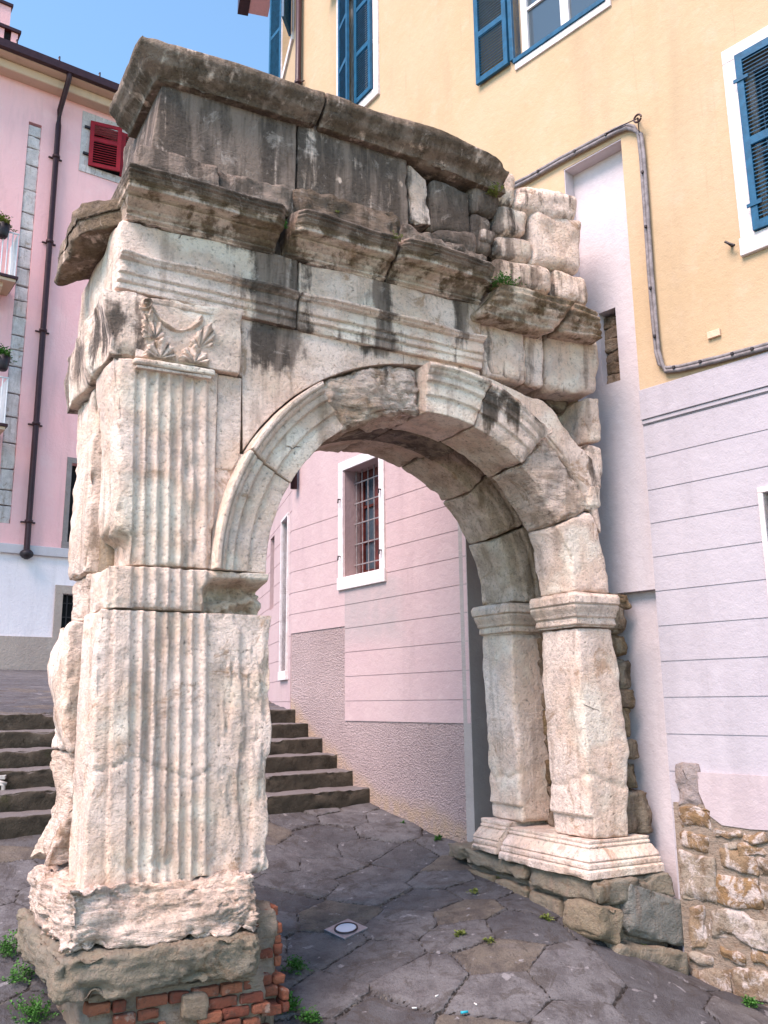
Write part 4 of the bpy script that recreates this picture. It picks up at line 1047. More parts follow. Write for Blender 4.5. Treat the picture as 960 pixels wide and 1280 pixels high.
FOOT = [(850, 1010, 888, 1040, .05), (850, 1042, 884, 1064, .1), (850, 1067, 893, 1128, .8), (892, 1036, 925, 1047, .3), (928, 1038, 960, 1052, .1), (900, 1052, 922, 1062, .9), (925, 1056, 960, 1072, .15),
 (900, 1064, 946, 1090, .25), (950, 1076, 975, 1100, .9), (896, 1094, 951, 1134, .0), (954, 1104, 985, 1140, .6), (863, 1131, 880, 1184, .35), (885, 1139, 962, 1180, .95), (965, 1143, 1010, 1185, .3), (895, 1183, 935, 1203, .1), (938, 1186, 985, 1210, .2),
 (862, 1190, 890, 1204, .9), (864, 1208, 914, 1244, .7), (918, 1212, 965, 1252, .6), (968, 1214, 1020, 1262, .5), (978, 1040, 1020, 1072, .2), (980, 1078, 1030, 1135, .4), (890, 1248, 940, 1262, .5)]
wall_stones(W1, FOOT, .035, 'rubble_footing', 'rubble', BLD)
mb = MB(); z1 = W1.px(855, 1000)[1]; W1.bx(mb, -3.2, kr-.03, -.1, .022, ZG, z1-.02); fo = mb.build('footing_mortar', M['mortar'], BLD)
a = W1.px(849, 1008, .02); b = W1.px(874, 957, .02)
wall_stones(W1, [(848, 956, 873, 1008, .5)], .02, 'quoin_stone', 'greypink', BLD, r=.015, thick=.12)
mb = MB(); z0 = W1.px(874, 965)[1]; kk = W1.px(874, 965)[0]; zlo = W1.px(900, 1034)[1]
pts = [(W1.px(x, y)) for x, y in ((874, 962), (876, 990), (888, 1018), (905, 1031), (940, 1036), (1010, 1040))]
top = z0
V = [W1.pt(k, .030, z) for k, z in pts]+[W1.pt(k, .030, top) for k, z in pts]+[W1.pt(k, -.02, z) for k, z in pts]+[W1.pt(k, -.02, top) for k, z in pts]; n_ = len(pts)
Fs = []
for i in range(n_-1): Fs += [(i, n_+i, n_+i+1, i+1), (i, i+1, 2*n_+i+1, 2*n_+i), (n_+i, 3*n_+i, 3*n_+i+1, n_+i+1)]
Fs += [(0, 2*n_, 3*n_, n_)]
mb.add(V, Fs); mb.build('render_patch', m_plaster('pale_render_patch', (.46, .385, .40), (.43, .355, .375), (.49, .42, .43), 1.5, .002, 60), BLD)

# ------------------------------------------------------------------ GROUND
GP = [(-1.07, 5.61, -.33), (2.24, 6.96, -.43), (2.61, 6.54, -.51), (1.5, 6.55, -.17), (.85, 7.6, .06), (1.85, 6.62, -.27), (1.15, 7.05, -.02), (.8, 8.56, .19), (-.2, 10, .46), (-2.87, 8.09, .466), (-.1, 8.2, .08), (-2.3, 5.9, -.12),
      (0, 5, -.60), (0, 3, -1.0), (3, 4, -1.1), (-3, 4, -.55), (-5, 7, .40), (-8, 5, .4), (6, 6, -1.1), (4, 0, -1.35), (-4, 0, -1.0), (0, 0, -1.25), (-8, 0, -.5), (8, 0, -1.6), (1.5, 9.5, .35), (-1.6, 9.0, .455), (-.9, 6.6, -.17)]
GP = np.array(GP)
def phi(A, B): return np.sqrt(((A[:, None]-B[None])**2).sum(-1)+.15)
_A = np.block([[phi(GP[:, :2], GP[:, :2]), np.c_[np.ones(len(GP)), GP[:, :2]]], [np.r_[np.ones((1, len(GP))), GP[:, :2].T], np.zeros((3, 3))]])
_w = np.linalg.solve(_A, np.r_[GP[:, 2], 0, 0, 0])
SM = np.array((.813, .582)); SN = np.array((-.582, .813)); S0 = np.array((-.2, 10.0))
NST, RISE, TREAD = 6, .167, .335
def gz(x, y):
    P_ = np.stack([np.ravel(x), np.ravel(y)], -1)
    z = phi(P_, GP[:, :2])@_w[:-3]+_w[-3]+P_@_w[-2:]
    h = (P_-S0)@SN
    top = .46+NST*RISE+.066*np.clip(h-NST*TREAD, 0, 60)
    z = np.where(h > 0, np.minimum(z, .46), z)
    z = np.where(h > NST*TREAD-.30, top, z)
    return z
def lin(a, b, s): return np.linspace(a, b, int(round((b-a)/s))+1)
xs = np.unique(np.round(np.r_[lin(-90, -20, 10), lin(-20, -6, 1), lin(-6, -3.6, .06), lin(-3.6, 3.4, .018), lin(3.4, 6, .2), lin(6, 90, 6)], 4))
ys = np.unique(np.round(np.r_[lin(-60, 0, 6), lin(0, 4.6, .3), lin(4.6, 10.4, .018), lin(10.4, 15, .05), lin(15, 30, .5), lin(30, 120, 10)], 4))
X, Y = np.meshgrid(xs, ys, indexing='ij'); PX_, PY_ = X.ravel(), Y.ravel()
ca, sa = cos(.30), sin(.30)
uu = (PX_*ca+PY_*sa); vv = (-PX_*sa+PY_*ca)
q3 = np.stack([PX_*.9, PY_*.9, 0*PX_], -1)
uu = uu+.05*pn(q3)+.003*pn(q3*9); vv = vv+.05*pn(q3+9)+.003*pn(q3*9+5)
CU, CV = .60, .36
gi, gj = np.floor(uu/CU).astype(int), np.floor(vv/CV).astype(int)
def hsh(i, j, s): 
    v = np.sin(i*127.1+j*311.7+s*74.7)*43758.5453; return v-np.floor(v)
best = np.full(len(uu), 1e9); bs = np.zeros((len(uu), 2)); bid = np.zeros(len(uu)); seeds = []
for di in range(-2, 3):
    for dj in range(-2, 3):
        i, j = gi+di, gj+dj
        sx = (i+.5+.62*(hsh(i, j, 1)-.5)+.5*(j % 2))*CU; sy = (j+.5+.34*(hsh(i, j, 2)-.5))*CV
        keep = hsh(i, j, 4) > .14
        d = np.where(keep, (uu-sx)**2+((vv-sy)*1.15)**2, 1e9); seeds.append((sx, sy, keep))
        m = d < best; best = np.where(m, d, best); bs[m, 0] = sx[m]; bs[m, 1] = sy[m]; bid = np.where(m, hsh(i, j, 3), bid)
edge = np.full(len(uu), 1.)
for sx, sy, keep in seeds:
    dab = np.hypot(sx-bs[:, 0], (sy-bs[:, 1])*1.15); d2 = (uu-sx)**2+((vv-sy)*1.15)**2
    e = (d2-best)/(2*np.maximum(dab, 1e-6)); edge = np.where((dab > 1e-4) & keep, np.minimum(edge, e), edge)
GZ = gz(PX_, PY_)
near = (np.abs(PX_) < 7) & (PY_ > 2) & (PY_ < 16)
q3 = np.stack([PX_, PY_, 0*PX_+bid*9], -1)
rel = np.where(near, .018*(bid-.5)+.006*fbm(q3*5, 3)+.012*pn(q3*1.7)-.012*sst(.012, .0, edge)-.003*sst(.03, .01, edge), 0)
GZ2 = GZ+rel
nx, ny = X.shape; ii = np.arange(nx*ny).reshape(nx, ny)
Fq = np.stack([ii[:-1, :-1], ii[1:, :-1], ii[1:, 1:], ii[:-1, 1:]], -1).reshape(-1, 4)
g = mesh_obj('paving', np.stack([PX_, PY_, GZ2], -1), Fq, M['paving'], None, {'cell': bid, 'edge': edge})
tag(g, kind='structure')
def gpt(px, py):     # pixel -> ground point
    z = 0.
    for _ in range(30):
        x, y = hitz(px, py, z); z = .5*z+.5*float(gz(np.array([x]), np.array([y]))[0])
    return x, y, z

# steps
ST = empty('stone_steps', (S0[0], S0[1], .46), 'flight of six worn brown stone steps rising behind the arch', 'steps')
for i in range(NST):
    k0 = -9.0; lens = [2.3, 1.7, 1.9, 1.5, 1.8, 1.4]
    zs = i*RISE; h0 = i*TREAD
    rr = random.Random(i); x = k0
    segs = []
    while x < 1.6:
        Lg = rr.uniform(1.3, 2.4); segs.append((x, min(Lg, 1.8-x))); x += Lg
    Vs, Fs = [], []; nv = 0
    for x, Lg in segs:
        fm = lambda a, b, c, x=x: np.stack([SM[0]*(x+a)+SN[0]*(h0+b), SM[1]*(x+a)+SN[1]*(h0+b), zs-.06+c], -1)
        W, Fq = block_geo(fm, (Lg-.008, TREAD+.25, RISE+.055), res=(.03, .05, .02), r=.02, amp=.009, freq=5, chip=.035, seed=i*7+x)
        Vs.append(W); Fs.append(Fq+nv); nv += len(W)
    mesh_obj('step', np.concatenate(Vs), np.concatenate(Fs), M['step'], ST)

# ------------------------------------------------------------------ PINK HOUSE
W5 = Wall((-9.6, 25.0), (.813, .582))
if np.dot(W5.n, (.582, -.813)) < 0: W5.n = -W5.n
PH = empty('pink_house', (0, 0, 0), 'pink house with red shutters, dark gutter and long downpipe beyond the steps', 'house')
zE = W5.px(100, 112, 0.)[1]; zBand = W5.px(50, 684)[1]; zPl = W5.px(40, 796)[1]
kA, kB = -6.0, 10.0
zEav = W5.px(100, 120)[1]
s0_, s1_ = W5.px(41, 300)[0], W5.px(24, 300)[0]; sk0, sk1 = min(s0_, s1_), max(s0_, s1_)
sz1 = W5.px(38, 152)[1]; sz0 = W5.px(18, 655)[1]
wr0 = W5.px(110, 208); wr1 = W5.px(111, 152); wr2 = W5.px(160, 222)
oRed = (wr0[0]+.0, wr0[0]+2.0, wr0[1]-.0, wr1[1])
wl = W5.px(75, 798); wl1 = W5.px(76, 742); oGr = (wl[0], wl[0]+1.2, wl[1], wl1[1])
ws = W5.px(83, 690); ws1 = W5.px(85, 578); oSi = (ws[0], ws[0]+1.1, ws[1]+.3, ws1[1])
skin(W5, 'upper_wall', M['pink'], PH, kA, kB, zBand, zEav+.3, holes=[(sk0, sk1, sz0, sz1), oRed, oSi], out=0, thick=.5, res=4)
skin(W5, 'ground_floor_wall', M['lavender'], PH, kA, kB, zPl, zBand-.001, holes=[(oGr[0], oGr[1], max(oGr[2], zPl+.01), oGr[3])], out=-.02, thick=.5, res=4)
skin(W5, 'plinth', M['plinth'], PH, kA, kB, zPl-4, zPl-.001, out=.04, thick=.5, res=4)
mb = MB(); W5.bx(mb, kA, kB, -.1, .08, zBand-.25, zBand+.02); mb.build('band', M['greyplaster'], PH, bevel=.02)
Vs, Fs, Cs = [], [], []; nv = 0; z = sz0
while z < sz1-.1:
    hgt = rnd.uniform(.38, .85); hgt = min(hgt, sz1-z)
    fm = lambda A, B, C: np.stack([W5.o[0]+W5.d[0]*(sk0+A)+W5.n[0]*(-.03-B), W5.o[1]+W5.d[1]*(sk0+A)+W5.n[1]*(-.03-B), z+C], -1)
    W, Fq = block_geo(fm, (sk1-sk0, .3, hgt-.03), res=.08, r=.03, amp=.02, freq=3, seed=z)
    Vs.append(W); Fs.append(Fq+nv); nv += len(W); z += hgt
mesh_obj('quoin_strip', np.concatenate(Vs), np.concatenate(Fs), M['palestone'], PH, {'soil': np.zeros(nv), 'ochre': np.zeros(nv)})
mb = MB(); W5.bx(mb, kA, kB, -.1, .75, zEav+.0, zEav+.12); W5.bx(mb, kA, kB, -.1, .42, zEav-.30, zEav-.001); mb.build('soffit', M['cream'], PH, bevel=.05)
mb = MB(); W5.bx(mb, kA, kB, .752, .92, zEav+.02, zEav+.28); W5.bx(mb, kA, kB, -.4, .751, zEav+.122, zEav+.26)
for k in np.arange(kA, kB, 1.25): mb.tube([W5.pt(k, .9, zEav+.28), W5.pt(k, .9, zEav+.42), W5.pt(k, .82, zEav+.42)], .03, 5)
mb.build('gutter', M['brownmetal'], PH, bevel=.03)
mb = MB(); R_a = [W5.pt(kA, .8, zEav+.26), W5.pt(kB, .8, zEav+.26), W5.pt(kB, -6, zEav+1.9), W5.pt(kA, -6, zEav+1.9)]
mb.hexa([(a, b, c-.15) for a, b, c in R_a]+R_a); mb.build('roof', M['roof'], PH)
# chimney, behind the gutter
cO = -1.2; c0 = W5.px(22, 50, cO); zc0 = W5.px(10, 80, cO)[1]; zc1 = W5.px(20, 40, cO)[1]; kc = c0[0]
mb = MB(); W5.bx(mb, kc-1.6, kc, cO-1.0, cO, zc0-1.2, zc1-.55)
for q_ in (-1.6, -1.15, -.62, -.08-.12): W5.bx(mb, kc+q_, kc+q_+.2, cO-1.0, cO, zc1-.55, zc1-.05)
W5.bx(mb, kc-1.55, kc-.25, cO-.95, cO-.15, zc1+.2, zc1+.95)
ch = mb.build('chimney', M['pink'], PH)
mb = MB(); W5.bx(mb, kc-1.7, kc+.08, cO-1.08, cO+.08, zc1-.05, zc1+.06); W5.bx(mb, kc-1.65, kc-.2, cO-1.0, cO-.08, zc1+.95, zc1+1.05); mb.build('chimney_cap', M['brownmetal'], ch)
mb = MB(); W5.bx(mb, kc-1.5, kc-.1, cO-.9, cO-.1, zc1-.54, zc1-.06); mb.build('flue', M['dark'], ch)
# downpipe
zt_, zb_ = zEav+.2, W5.px(31, 693, .12)[1]; kd = W5.px(55, 400, .14)[0]
mb = MB(); mb.tube([W5.pt(kd+.05, .84, zt_), W5.pt(kd+.05, .80, zt_-.35), W5.pt(kd, .14, zt_-1.1), W5.pt(kd, .13, zt_-1.6), W5.pt(kd, .13, zb_+.1), W5.pt(kd, .14, zb_)], .085, 10)
for z in np.arange(zb_+.9, zt_-1.5, 2.9): mb.tube([W5.pt(kd, .13, z), W5.pt(kd, .13, z+.09)], .115, 10); W5.bx(mb, kd-.2, kd+.2, 0, .05, z+.02, z+.06)
for t in range(5): pass
dp = mb.build('downpipe', M['brownmetal'], PH, smooth=True)
mb = MB(); rs = [.05, .13, .175, .19, .175, .13, .05]; mb.tube([W5.pt(kd, .16, zb_+.16-.05*i) for i in range(7)], rs, 12); mb.build('pipe_bowl', M['iron'], dp, smooth=True)
# red shutters
fr = surround(W5, oRed, .28, M['palestone'], PH, sill=.25, proud=.02)
darkbox(W5, oRed, PH, .5)
def bigshut(k0, k1, z0, z1, out, swing=None, mat='red'):
    mb = MB(); ww = W5
    if swing:
        o = W5.pt(swing[0], out, 0)[:2]; sg = 1 if swing[2] > 0 else -1; ww = Wall(o, W5.d*sg*cos(swing[1])+W5.n*sin(swing[1])); k1 = k1-k0; k0 = 0; out = 0
    st = .13
    ww.bx(mb, k0, k0+st, out, out+.06, z0, z1); ww.bx(mb, k1-st, k1, out, out+.06, z0, z1)
    for a, b in ((0, .07), (.56, .64), (.93, 1)): ww.bx(mb, k0+st, k1-st, out+.004, out+.056, z0+a*(z1-z0), z0+b*(z1-z0))
    z = z0+.1
    while z < z1-.1:
        c = [ww.pt(k0+st, out+.004, z+.045), ww.pt(k1-st, out+.004, z+.045), ww.pt(k1-st, out+.05, z), ww.pt(k0+st, out+.05, z)]; mb.hexa(c+[(a, b, q_+.012) for a, b, q_ in c]); z += .085
    return mb.build('shutter', M[mat], PH)
bigshut(oRed[0], oRed[0]+.98, oRed[2], oRed[3], .05, swing=(oRed[0]-.02, radians(12), 1))
bigshut(oRed[0]+1.0, oRed[0]+2.0, oRed[2], oRed[3], .03)
mb = MB()
for zz in (oRed[2]+.35, oRed[3]-.3):
    mb = MB(); W5.bx(mb, oRed[0]-.2, oRed[0]+.05, .03, .10, zz, zz+.07); mb.build('hinge', M['iron'], PH)
# ground floor window and narrow window beside the arch
surround(W5, (oGr[0], oGr[1], oGr[2], oGr[3]), .22, M['plinth'], PH, sill=.2, proud=.03); darkbox(W5, oGr, PH, .25)
mb = MB()
for i in range(4): mb.tube([W5.pt(oGr[0]+.15+.3*i, -.08, oGr[2]), W5.pt(oGr[0]+.15+.3*i, -.08, oGr[3])], .02, 5)
for i in range(4): W5.bx(mb, oGr[0], oGr[1], -.09, -.07, oGr[2]+.2+.4*i, oGr[2]+.23+.4*i)
mb.build('window_bars', M['iron'], PH)
surround(W5, oSi, .15, M['greypink'], PH, sill=.2, proud=.02); darkbox(W5, oSi, PH, .3)
# balconies at the left end
def balcony(px, yb, ytop):
    o = 1.0; k1 = W5.px(px, yb, o)[0]; zb0 = W5.px(px, yb, o)[1]; zt0 = W5.px(px, ytop, o)[1]
    B = MB(); W5.bx(B, kA-.0, k1, 0, o+.05, zb0, zb0+.09); b = B.build('balcony', M['cream'], PH, bevel=.01)
    B = MB(); W5.bx(B, kA-.0, k1+.05, 0, o+.10, zb0+.092, zb0+.17); B.build('balcony_edge', M['brownmetal'], b)
    B = MB(); 
    for q_ in (k1-.3, k1-1.9): 
        B.add([W5.pt(q_, 0, zb0-.55), W5.pt(q_-.18, 0, zb0-.55), W5.pt(q_-.18, 0, zb0-.002), W5.pt(q_, 0, zb0-.002), W5.pt(q_, .85, zb0-.12), W5.pt(q_-.18, .85, zb0-.12), W5.pt(q_-.18, .85, zb0-.002), W5.pt(q_, .85, zb0-.002)], [(0, 1, 2, 3), (4, 7, 6, 5), (0, 4, 5, 1), (3, 2, 6, 7), (0, 3, 7, 4), (1, 5, 6, 2)])
    B.build('bracket', M['cream'], b)
    B = MB(); 
    for i in range(14):
        k = k1-.03-.13*i; B.tube([W5.pt(k, o, zb0+.17), W5.pt(k, o, zt0)], .018, 5)
    for i in range(7): B.tube([W5.pt(k1-.03, o-.13*(i+1), zb0+.17), W5.pt(k1-.03, o-.13*(i+1), zt0)], .018, 5)
    B.tube([W5.pt(kA, o, zt0), W5.pt(k1, o, zt0), W5.pt(k1, .05, zt0)], .025, 6); B.build('railing', M['white'], b)
    return k1, zt0
bk = [balcony(19, 354, 292), balcony(6, 538, 472)]
mb = MB(); mb.tube([W5.pt(kd+3.5, .1, W5.px(120, 250)[1]), W5.pt(kd+7, .6, W5.px(150, 232)[1])], .015, 4)
mb.build('washing_line', M['white'], PH)

# ------------------------------------------------------------------ SMALL THINGS
def weed(loc, r, n, label, mat='leaf', group='weeds in the joints and cracks', droop=.4, leaf=.022, seed=0, tall=1., name='weed', cat='weed'):
    rr = random.Random(seed+int(abs(loc[0]*1000))); V, Fs = [], []
    for i in range(n):
        a = rr.uniform(0, 2*pi); el = rr.uniform(.15, 1.4); L_ = r*rr.uniform(.35, 1.0)
        base = np.array([rr.gauss(0, r*.22), rr.gauss(0, r*.22), 0.]); d = np.array([cos(a)*cos(el), sin(a)*cos(el), sin(el)*tall])
        tip = base+d*L_; tip[2] = max(tip[2]-droop*L_*cos(el)*.5, .003)
        sd = np.cross(d, (rr.uniform(-.4, .4), rr.uniform(-.4, .4), 1)); sd /= np.linalg.norm(sd)+1e-6
        # stem sliver
        w0 = .0012; b0 = len(V); V += [base-sd*w0, base+sd*w0, tip+sd*w0*.5, tip-sd*w0*.5]; Fs.append((b0, b0+1, b0+2, b0+3))
        for j in range(4):
            t = .35+.65*(j+1)/4; c = base+(tip-base)*t; c[2] += .006*sin(t*3); s_ = leaf*rr.uniform(.6, 1.2); dirn = (d*.5+sd*(1 if j % 2 else -1)*rr.uniform(.4, 1)+np.array((0, 0, rr.uniform(-.2, .5)))); dirn /= np.linalg.norm(dirn)
            sv = np.cross(dirn, (rr.uniform(-.3, .3), rr.uniform(-.3, .3), 1)); sv /= np.linalg.norm(sv)+1e-6; nn = np.cross(sv, dirn)
            b0 = len(V); V += [c, c+dirn*s_*.45+sv*s_*.36+nn*.003, c+dirn*s_+nn*s_*-.15, c+dirn*s_*.45-sv*s_*.36+nn*.003, c+dirn*s_*.5-nn*.002]
            Fs += [(b0, b0+1, b0+4), (b0+1, b0+2, b0+4), (b0+2, b0+3, b0+4), (b0+3, b0, b0+4)]
    o = mesh_obj(name, V, Fs, M[mat], None, smooth=False); o.location = loc
    return tag(o, label, cat, group)
def apt(px, py, s): t, z = arch(px, py, s); return (P0[0]+AU[0]*t+AV[0]*s, P0[1]+AU[1]*t+AV[1]*s, z)
weed(apt(629, 357, -.24), .13, 70, 'bushiest green tuft on the arch, growing under the right end of the cornice', seed=1)
weed(apt(618, 243, -.05), .09, 40, 'yellowish tuft between the white and dark stones at the top right of the arch', 'leafdry', seed=2)
weed(apt(497, 299, -.30), .07, 22, 'small pale sprig in the cornice crack above the middle of the opening', 'leafdry', seed=3, leaf=.014)
weed(apt(354, 283, -.20), .05, 18, 'tiny green sprig in the first broken gap of the cornice, near the fluted pier', seed=4, leaf=.014)
for (x, y, r, n, lab, mt) in ((369, 1213, .10, 60, 'leafy tuft on the paving right beside the loose red bricks', 'leaf'), (360, 1262, .11, 80, 'dense low green clump on the paving below the brick stub', 'leaf'),
    (269, 1270, .11, 60, 'bright green tuft in front of the pale stone in the brick footing', 'leaf'), (388, 1276, .08, 50, 'green tuft cut by the bottom edge, right of the low clump', 'leaf'),
    (12, 1192, .15, 80, 'tall green weed at the left edge beside the footing slab', 'leaf'), (42, 1274, .16, 90, 'broad green patch of weeds in the bottom left corner', 'leaf'), (150, 1279, .10, 40, 'low weeds in front of the broken red bricks', 'leaf'),
    (548, 1050, .05, 26, 'small weed at the foot of the pink roughcast wall', 'leaf'), (627, 1100, .07, 34, 'weed growing at the foot of the right pier footing', 'leafdry'),
    (592, 1116, .04, 18, 'little weed in the paving joint near the right footing', 'leafdry'), (802, 1190, .06, 30, 'small weed below the grey corner stone', 'leafdry'), (938, 1257, .07, 40, 'low weed at the foot of the rubble wall', 'leaf'), (575, 1170, .05, 20, 'flat weed in a joint in the middle of the paving', 'leafdry'), (612, 1178, .04, 16, 'tiny weed in a joint right of the middle of the paving', 'leafdry')):
    p = gpt(x, y); weed((p[0], p[1], p[2]-.005), r, n, lab, mt, seed=int(x))
def spt(m, i): return (S0[0]+SM[0]*m+SN[0]*(i*TREAD-.0), S0[1]+SM[1]*m+SN[1]*(i*TREAD), .46+RISE*i)
p = spt(-3.9, 2); weed((p[0], p[1]-.0, p[2]+.0), .09, 22, 'small weed growing on the left flight of the steps', 'leaf', seed=8)
p = hitz(356, 856, 1.50); weed((p[0], p[1], 1.47), .12, 40, 'green tuft at the top of the steps beside the house corner', 'leaf', seed=9)
for (x, y, r, n, lab, mt) in ((300, 1275, .07, 40, 'weed between the pale patch stone and the brick stub', 'leaf'), (105, 1262, .12, 70, 'green clump under the left corner of the footing slab', 'leaf'),
    (22, 1225, .13, 60, 'loose weeds left of the footing slab, above the broad patch', 'leaf'), (505, 1030, .04, 16, 'tiny weed on the wall foot nearest the steps', 'leaf'), (683, 1150, .05, 22, 'dry weed against the middle of the right footing', 'leafdry')):
    p = gpt(x, y); weed((p[0], p[1], p[2]-.005), r, n, lab, mt, seed=int(x))
weed(apt(560, 312, -.05), .05, 20, 'small dry tuft above the last cornice block', 'leafdry', seed=14, leaf=.014)
weed(apt(420, 268, -.05), .04, 16, 'tiny dry tuft on the ledge under the attic slab with white spots', 'leafdry', seed=15, leaf=.012)
# plants on the balconies
for (x, y, q_, lab) in ((8, 283, 0, 'yellow green plant in a black pot on the upper balcony'), (8, 448, 1, 'leafy plant on the lower balcony rail')):
    k, z = W5.px(x-9, y, 1.0); p = W5.pt(k, 1.0, z-.1)
    pl = empty('balcony_plant', p, lab, 'plant', 'plants on the balconies')
    f = weed((0, 0, .1), .42, 90, None, 'leafdry' if q_ == 0 else 'leaf', None, leaf=.11, seed=5); f.name = 'foliage'; f.parent = pl; del f['category']
    mb = MB(); mb.tube([(0.1, 0, -.25), (.1, 0, -.2), (.1, 0, .15), (.1, 0, .16)], [.12, .15, .21, .14], 12); mb.build('pot', M['iron'], pl, smooth=True)

# spotlight set into the paving
c4 = [gpt(*q_) for q_ in ((406, 1160), (436, 1178), (461, 1166), (428, 1150))]
cx = np.mean([c[0] for c in c4]); cy = np.mean([c[1] for c in c4]); cz = np.mean([c[2] for c in c4])+.012
GL = empty('ground_light', (cx, cy, cz), 'round glass spotlight in a square metal plate set in the paving', 'light')
dx = np.array(c4[2])-np.array(c4[1]); dy = np.array(c4[1])-np.array(c4[0])
dx = np.array((dx[0], dx[1], dx[2])); e1 = dx/np.linalg.norm(dx); e2 = np.array(c4[3])-np.array(c4[2]); e2 = e2-e1*np.dot(e1, e2); e2 /= np.linalg.norm(e2); e3 = np.cross(e1, e2)
hs = .115
mb = MB(); mb.hexa([e1*a*hs+e2*b*hs+e3*c for c in (-.03, .004) for a, b in ((-1, -1), (1, -1), (1, 1), (-1, 1))]); mb.build('plate', M['steel'], GL, bevel=.003)
def disc(r0, r1, z0, z1, name, mat, parent):
    V, Fs = [], []; N = 40
    for k in range(N):
        t = 2*pi*k/N; v = e1*cos(t)+e2*sin(t); V += [v*r0+e3*z0, v*r1+e3*z0, v*r1*.97+e3*z1, v*r0*1.03+e3*z1]
    for k in range(N):
        a, b = 4*k, 4*((k+1) % N); Fs += [(a+1, b+1, b+2, a+2), (a+2, b+2, b+3, a+3), (a+3, b+3, b, a)]
    return mesh_obj(name, V, Fs, mat, parent)
disc(.074, .090, .0041, .012, 'ring', M['iron'], GL)
V = [e3*.0115]; 
for k in range(32): t = 2*pi*k/32; V.append((e1*cos(t)+e2*sin(t))*.0745+e3*.008)
mesh_obj('lens', V, [(0, 1+k, 1+(k+1) % 32) for k in range(32)], M['lens'], GL)

# curly cast metal leg at the left edge
p = gpt(0, 1036)
BG = empty('metal_bench', (p[0], p[1], p[2]), 'pale cast metal bench end with a curled foot, cut by the left edge', 'bench')
ax_ = np.array((.95, .30, 0)); zz = np.array((0, 0, 1.)); O = -ax_*.02
mb = MB(); sc_ = 1/112.
def bp(x, y): return ax_*((x-0)*sc_*1.0)+zz*((1036-y)*sc_)
mb.tube([bp(-3, 992), bp(0, 994), bp(.5, 1010), bp(1.5, 1018), bp(5, 1023), bp(8.5, 1026), bp(6, 1030), bp(2, 1035), bp(-2, 1036)], [.018, .020, .014, .014, .014, .016, .014, .012, .012], 8)
mb.tube([bp(8, 1025), bp(3, 1026), bp(-1, 1028), bp(-3, 1031)], .010, 8); mb.build('leg', M['castiron'], BG, smooth=True)
mb = MB(); mb.tube([bp(-60, 990), bp(-3, 991), bp(3, 993)], .018, 8); mb.build('seat_rail', M['castiron'], BG, smooth=True)
mb = MB()
for i in range(4): a = bp(-60, 988)+np.array((-.3, .95, 0))*(.1*i); b = bp(1, 988)+np.array((-.3, .95, 0))*(.1*i); mb.hexa([a, b, b+np.array((-.02, .07, 0)), a+np.array((-.02, .07, 0)), a+zz*.03, b+zz*.03, b+np.array((-.02, .07, .03)), a+np.array((-.02, .07, .03))])
mb.build('seat', M['castiron'], BG)
mb = MB(); mb.tube([bp(-60, 1036), bp(-58, 1010), bp(-60, 990)], .016, 8); mb.tube([bp(-60, 1036)+np.array((-.1, .35, 0)), bp(-60, 990)+np.array((-.1, .35, 0))], .016, 8); mb.tube([bp(-3, 1036)+np.array((-.1, .35, 0)), bp(-3, 990)+np.array((-.1, .35, 0))], .016, 8); mb.build('leg', M['castiron'], BG, smooth=True)

# litter
M['turq'] = m_simple('turquoise_plastic', (.02, .30, .38), .35, .05); M['paper'] = m_simple('white_paper', (.7, .68, .66), .7, .05)
p = gpt(576, 1269); mb = MB(); a = np.array((p[0], p[1], p[2]+.014)); mb.tube([a, a+np.array((.045, .01, .002))], .008, 8); o = mb.build('lighter', M['turq'], None, smooth=True); tag(o, 'turquoise plastic lighter lying on the paving at the bottom', 'litter')
for i, (x, y, lab) in enumerate(((515, 1262, 'white cigarette end nearest the foot of the brick stub'), (596, 1258, 'white cigarette end just above the turquoise lighter'), (548, 1246, 'white cigarette end on the joint left of the lighter'))):
    p = gpt(x, y); mb = MB(); a = np.array((p[0], p[1], p[2]+.010)); b = a+np.array((.03*cos(i*2), .03*sin(i*2), .0)); mb.tube([a, b], .0045, 6); o = mb.build('cigarette_end', M['paper'], None, smooth=True); tag(o, lab, 'litter', 'cigarette ends on the paving')

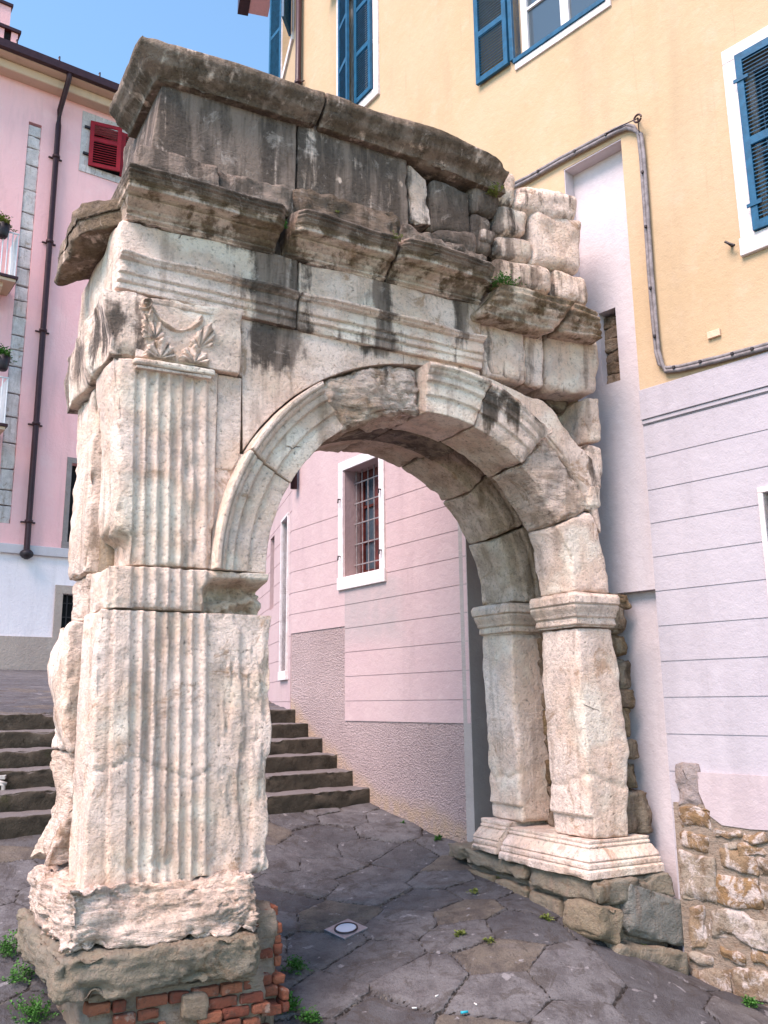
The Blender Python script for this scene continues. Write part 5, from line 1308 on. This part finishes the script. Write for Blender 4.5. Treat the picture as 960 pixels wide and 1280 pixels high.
# ------------------------------------------------------------------ LIGHT, SKY, CAMERA
SUN_EL, SUN_AZ = radians(56), radians(-62)       # azimuth from +y (view direction) towards +x
sd = np.array((sin(SUN_AZ)*cos(SUN_EL), cos(SUN_AZ)*cos(SUN_EL), sin(SUN_EL)))
sd = np.array((-.58, -.62, 1.12)); sd /= np.linalg.norm(sd)
from mathutils import Vector, Matrix
ld = bpy.data.lights.new('sun', 'SUN'); ld.energy = 3.3; ld.angle = radians(32); ld.color = (1, .785, .71)
lo = bpy.data.objects.new('sun', ld); COL.objects.link(lo); lo.rotation_euler = Vector(sd).to_track_quat('Z', 'Y').to_euler()
wd = bpy.data.worlds.new('World'); scene.world = wd; wd.use_nodes = True; nt = wd.node_tree
bg = nt.nodes['Background']; sky = nt.nodes.new('ShaderNodeTexSky'); sky.sky_type = 'NISHITA'; sky.sun_disc = False
sky.sun_elevation = math.asin(sd[2]); sky.sun_rotation = math.atan2(sd[0], sd[1]); sky.air_density = 1.0; sky.dust_density = .3; sky.ozone_density = .35
tint = nt.nodes.new('ShaderNodeMix'); tint.data_type = 'RGBA'; tint.blend_type = 'MULTIPLY'; tint.inputs[0].default_value = 1; tint.inputs[7].default_value = (.93, 1.09, 1.10, 1)
nt.links.new(sky.outputs[0], tint.inputs[6]); nt.links.new(tint.outputs[2], bg.inputs[0]); bg.inputs[1].default_value = .15
cd = bpy.data.cameras.new('camera'); co = bpy.data.objects.new('camera', cd); COL.objects.link(co)
cd.sensor_fit = 'HORIZONTAL'; cd.sensor_width = 36; cd.lens = 36*F/960; cd.clip_end = 500; cd.clip_start = .05
co.matrix_world = Matrix(((rt[0], up[0], -fw[0], CAM[0]), (rt[1], up[1], -fw[1], CAM[1]), (rt[2], up[2], -fw[2], CAM[2]), (0, 0, 0, 1)))
scene.camera = co
vs = scene.view_settings; vs.view_transform = 'Standard'; vs.look = 'None'; vs.gamma = 1; vs.exposure = 1.15; vs.use_curve_mapping = False
scene.cycles.max_bounces = 5; scene.cycles.diffuse_bounces = 3
scene.cycles.use_denoising = True
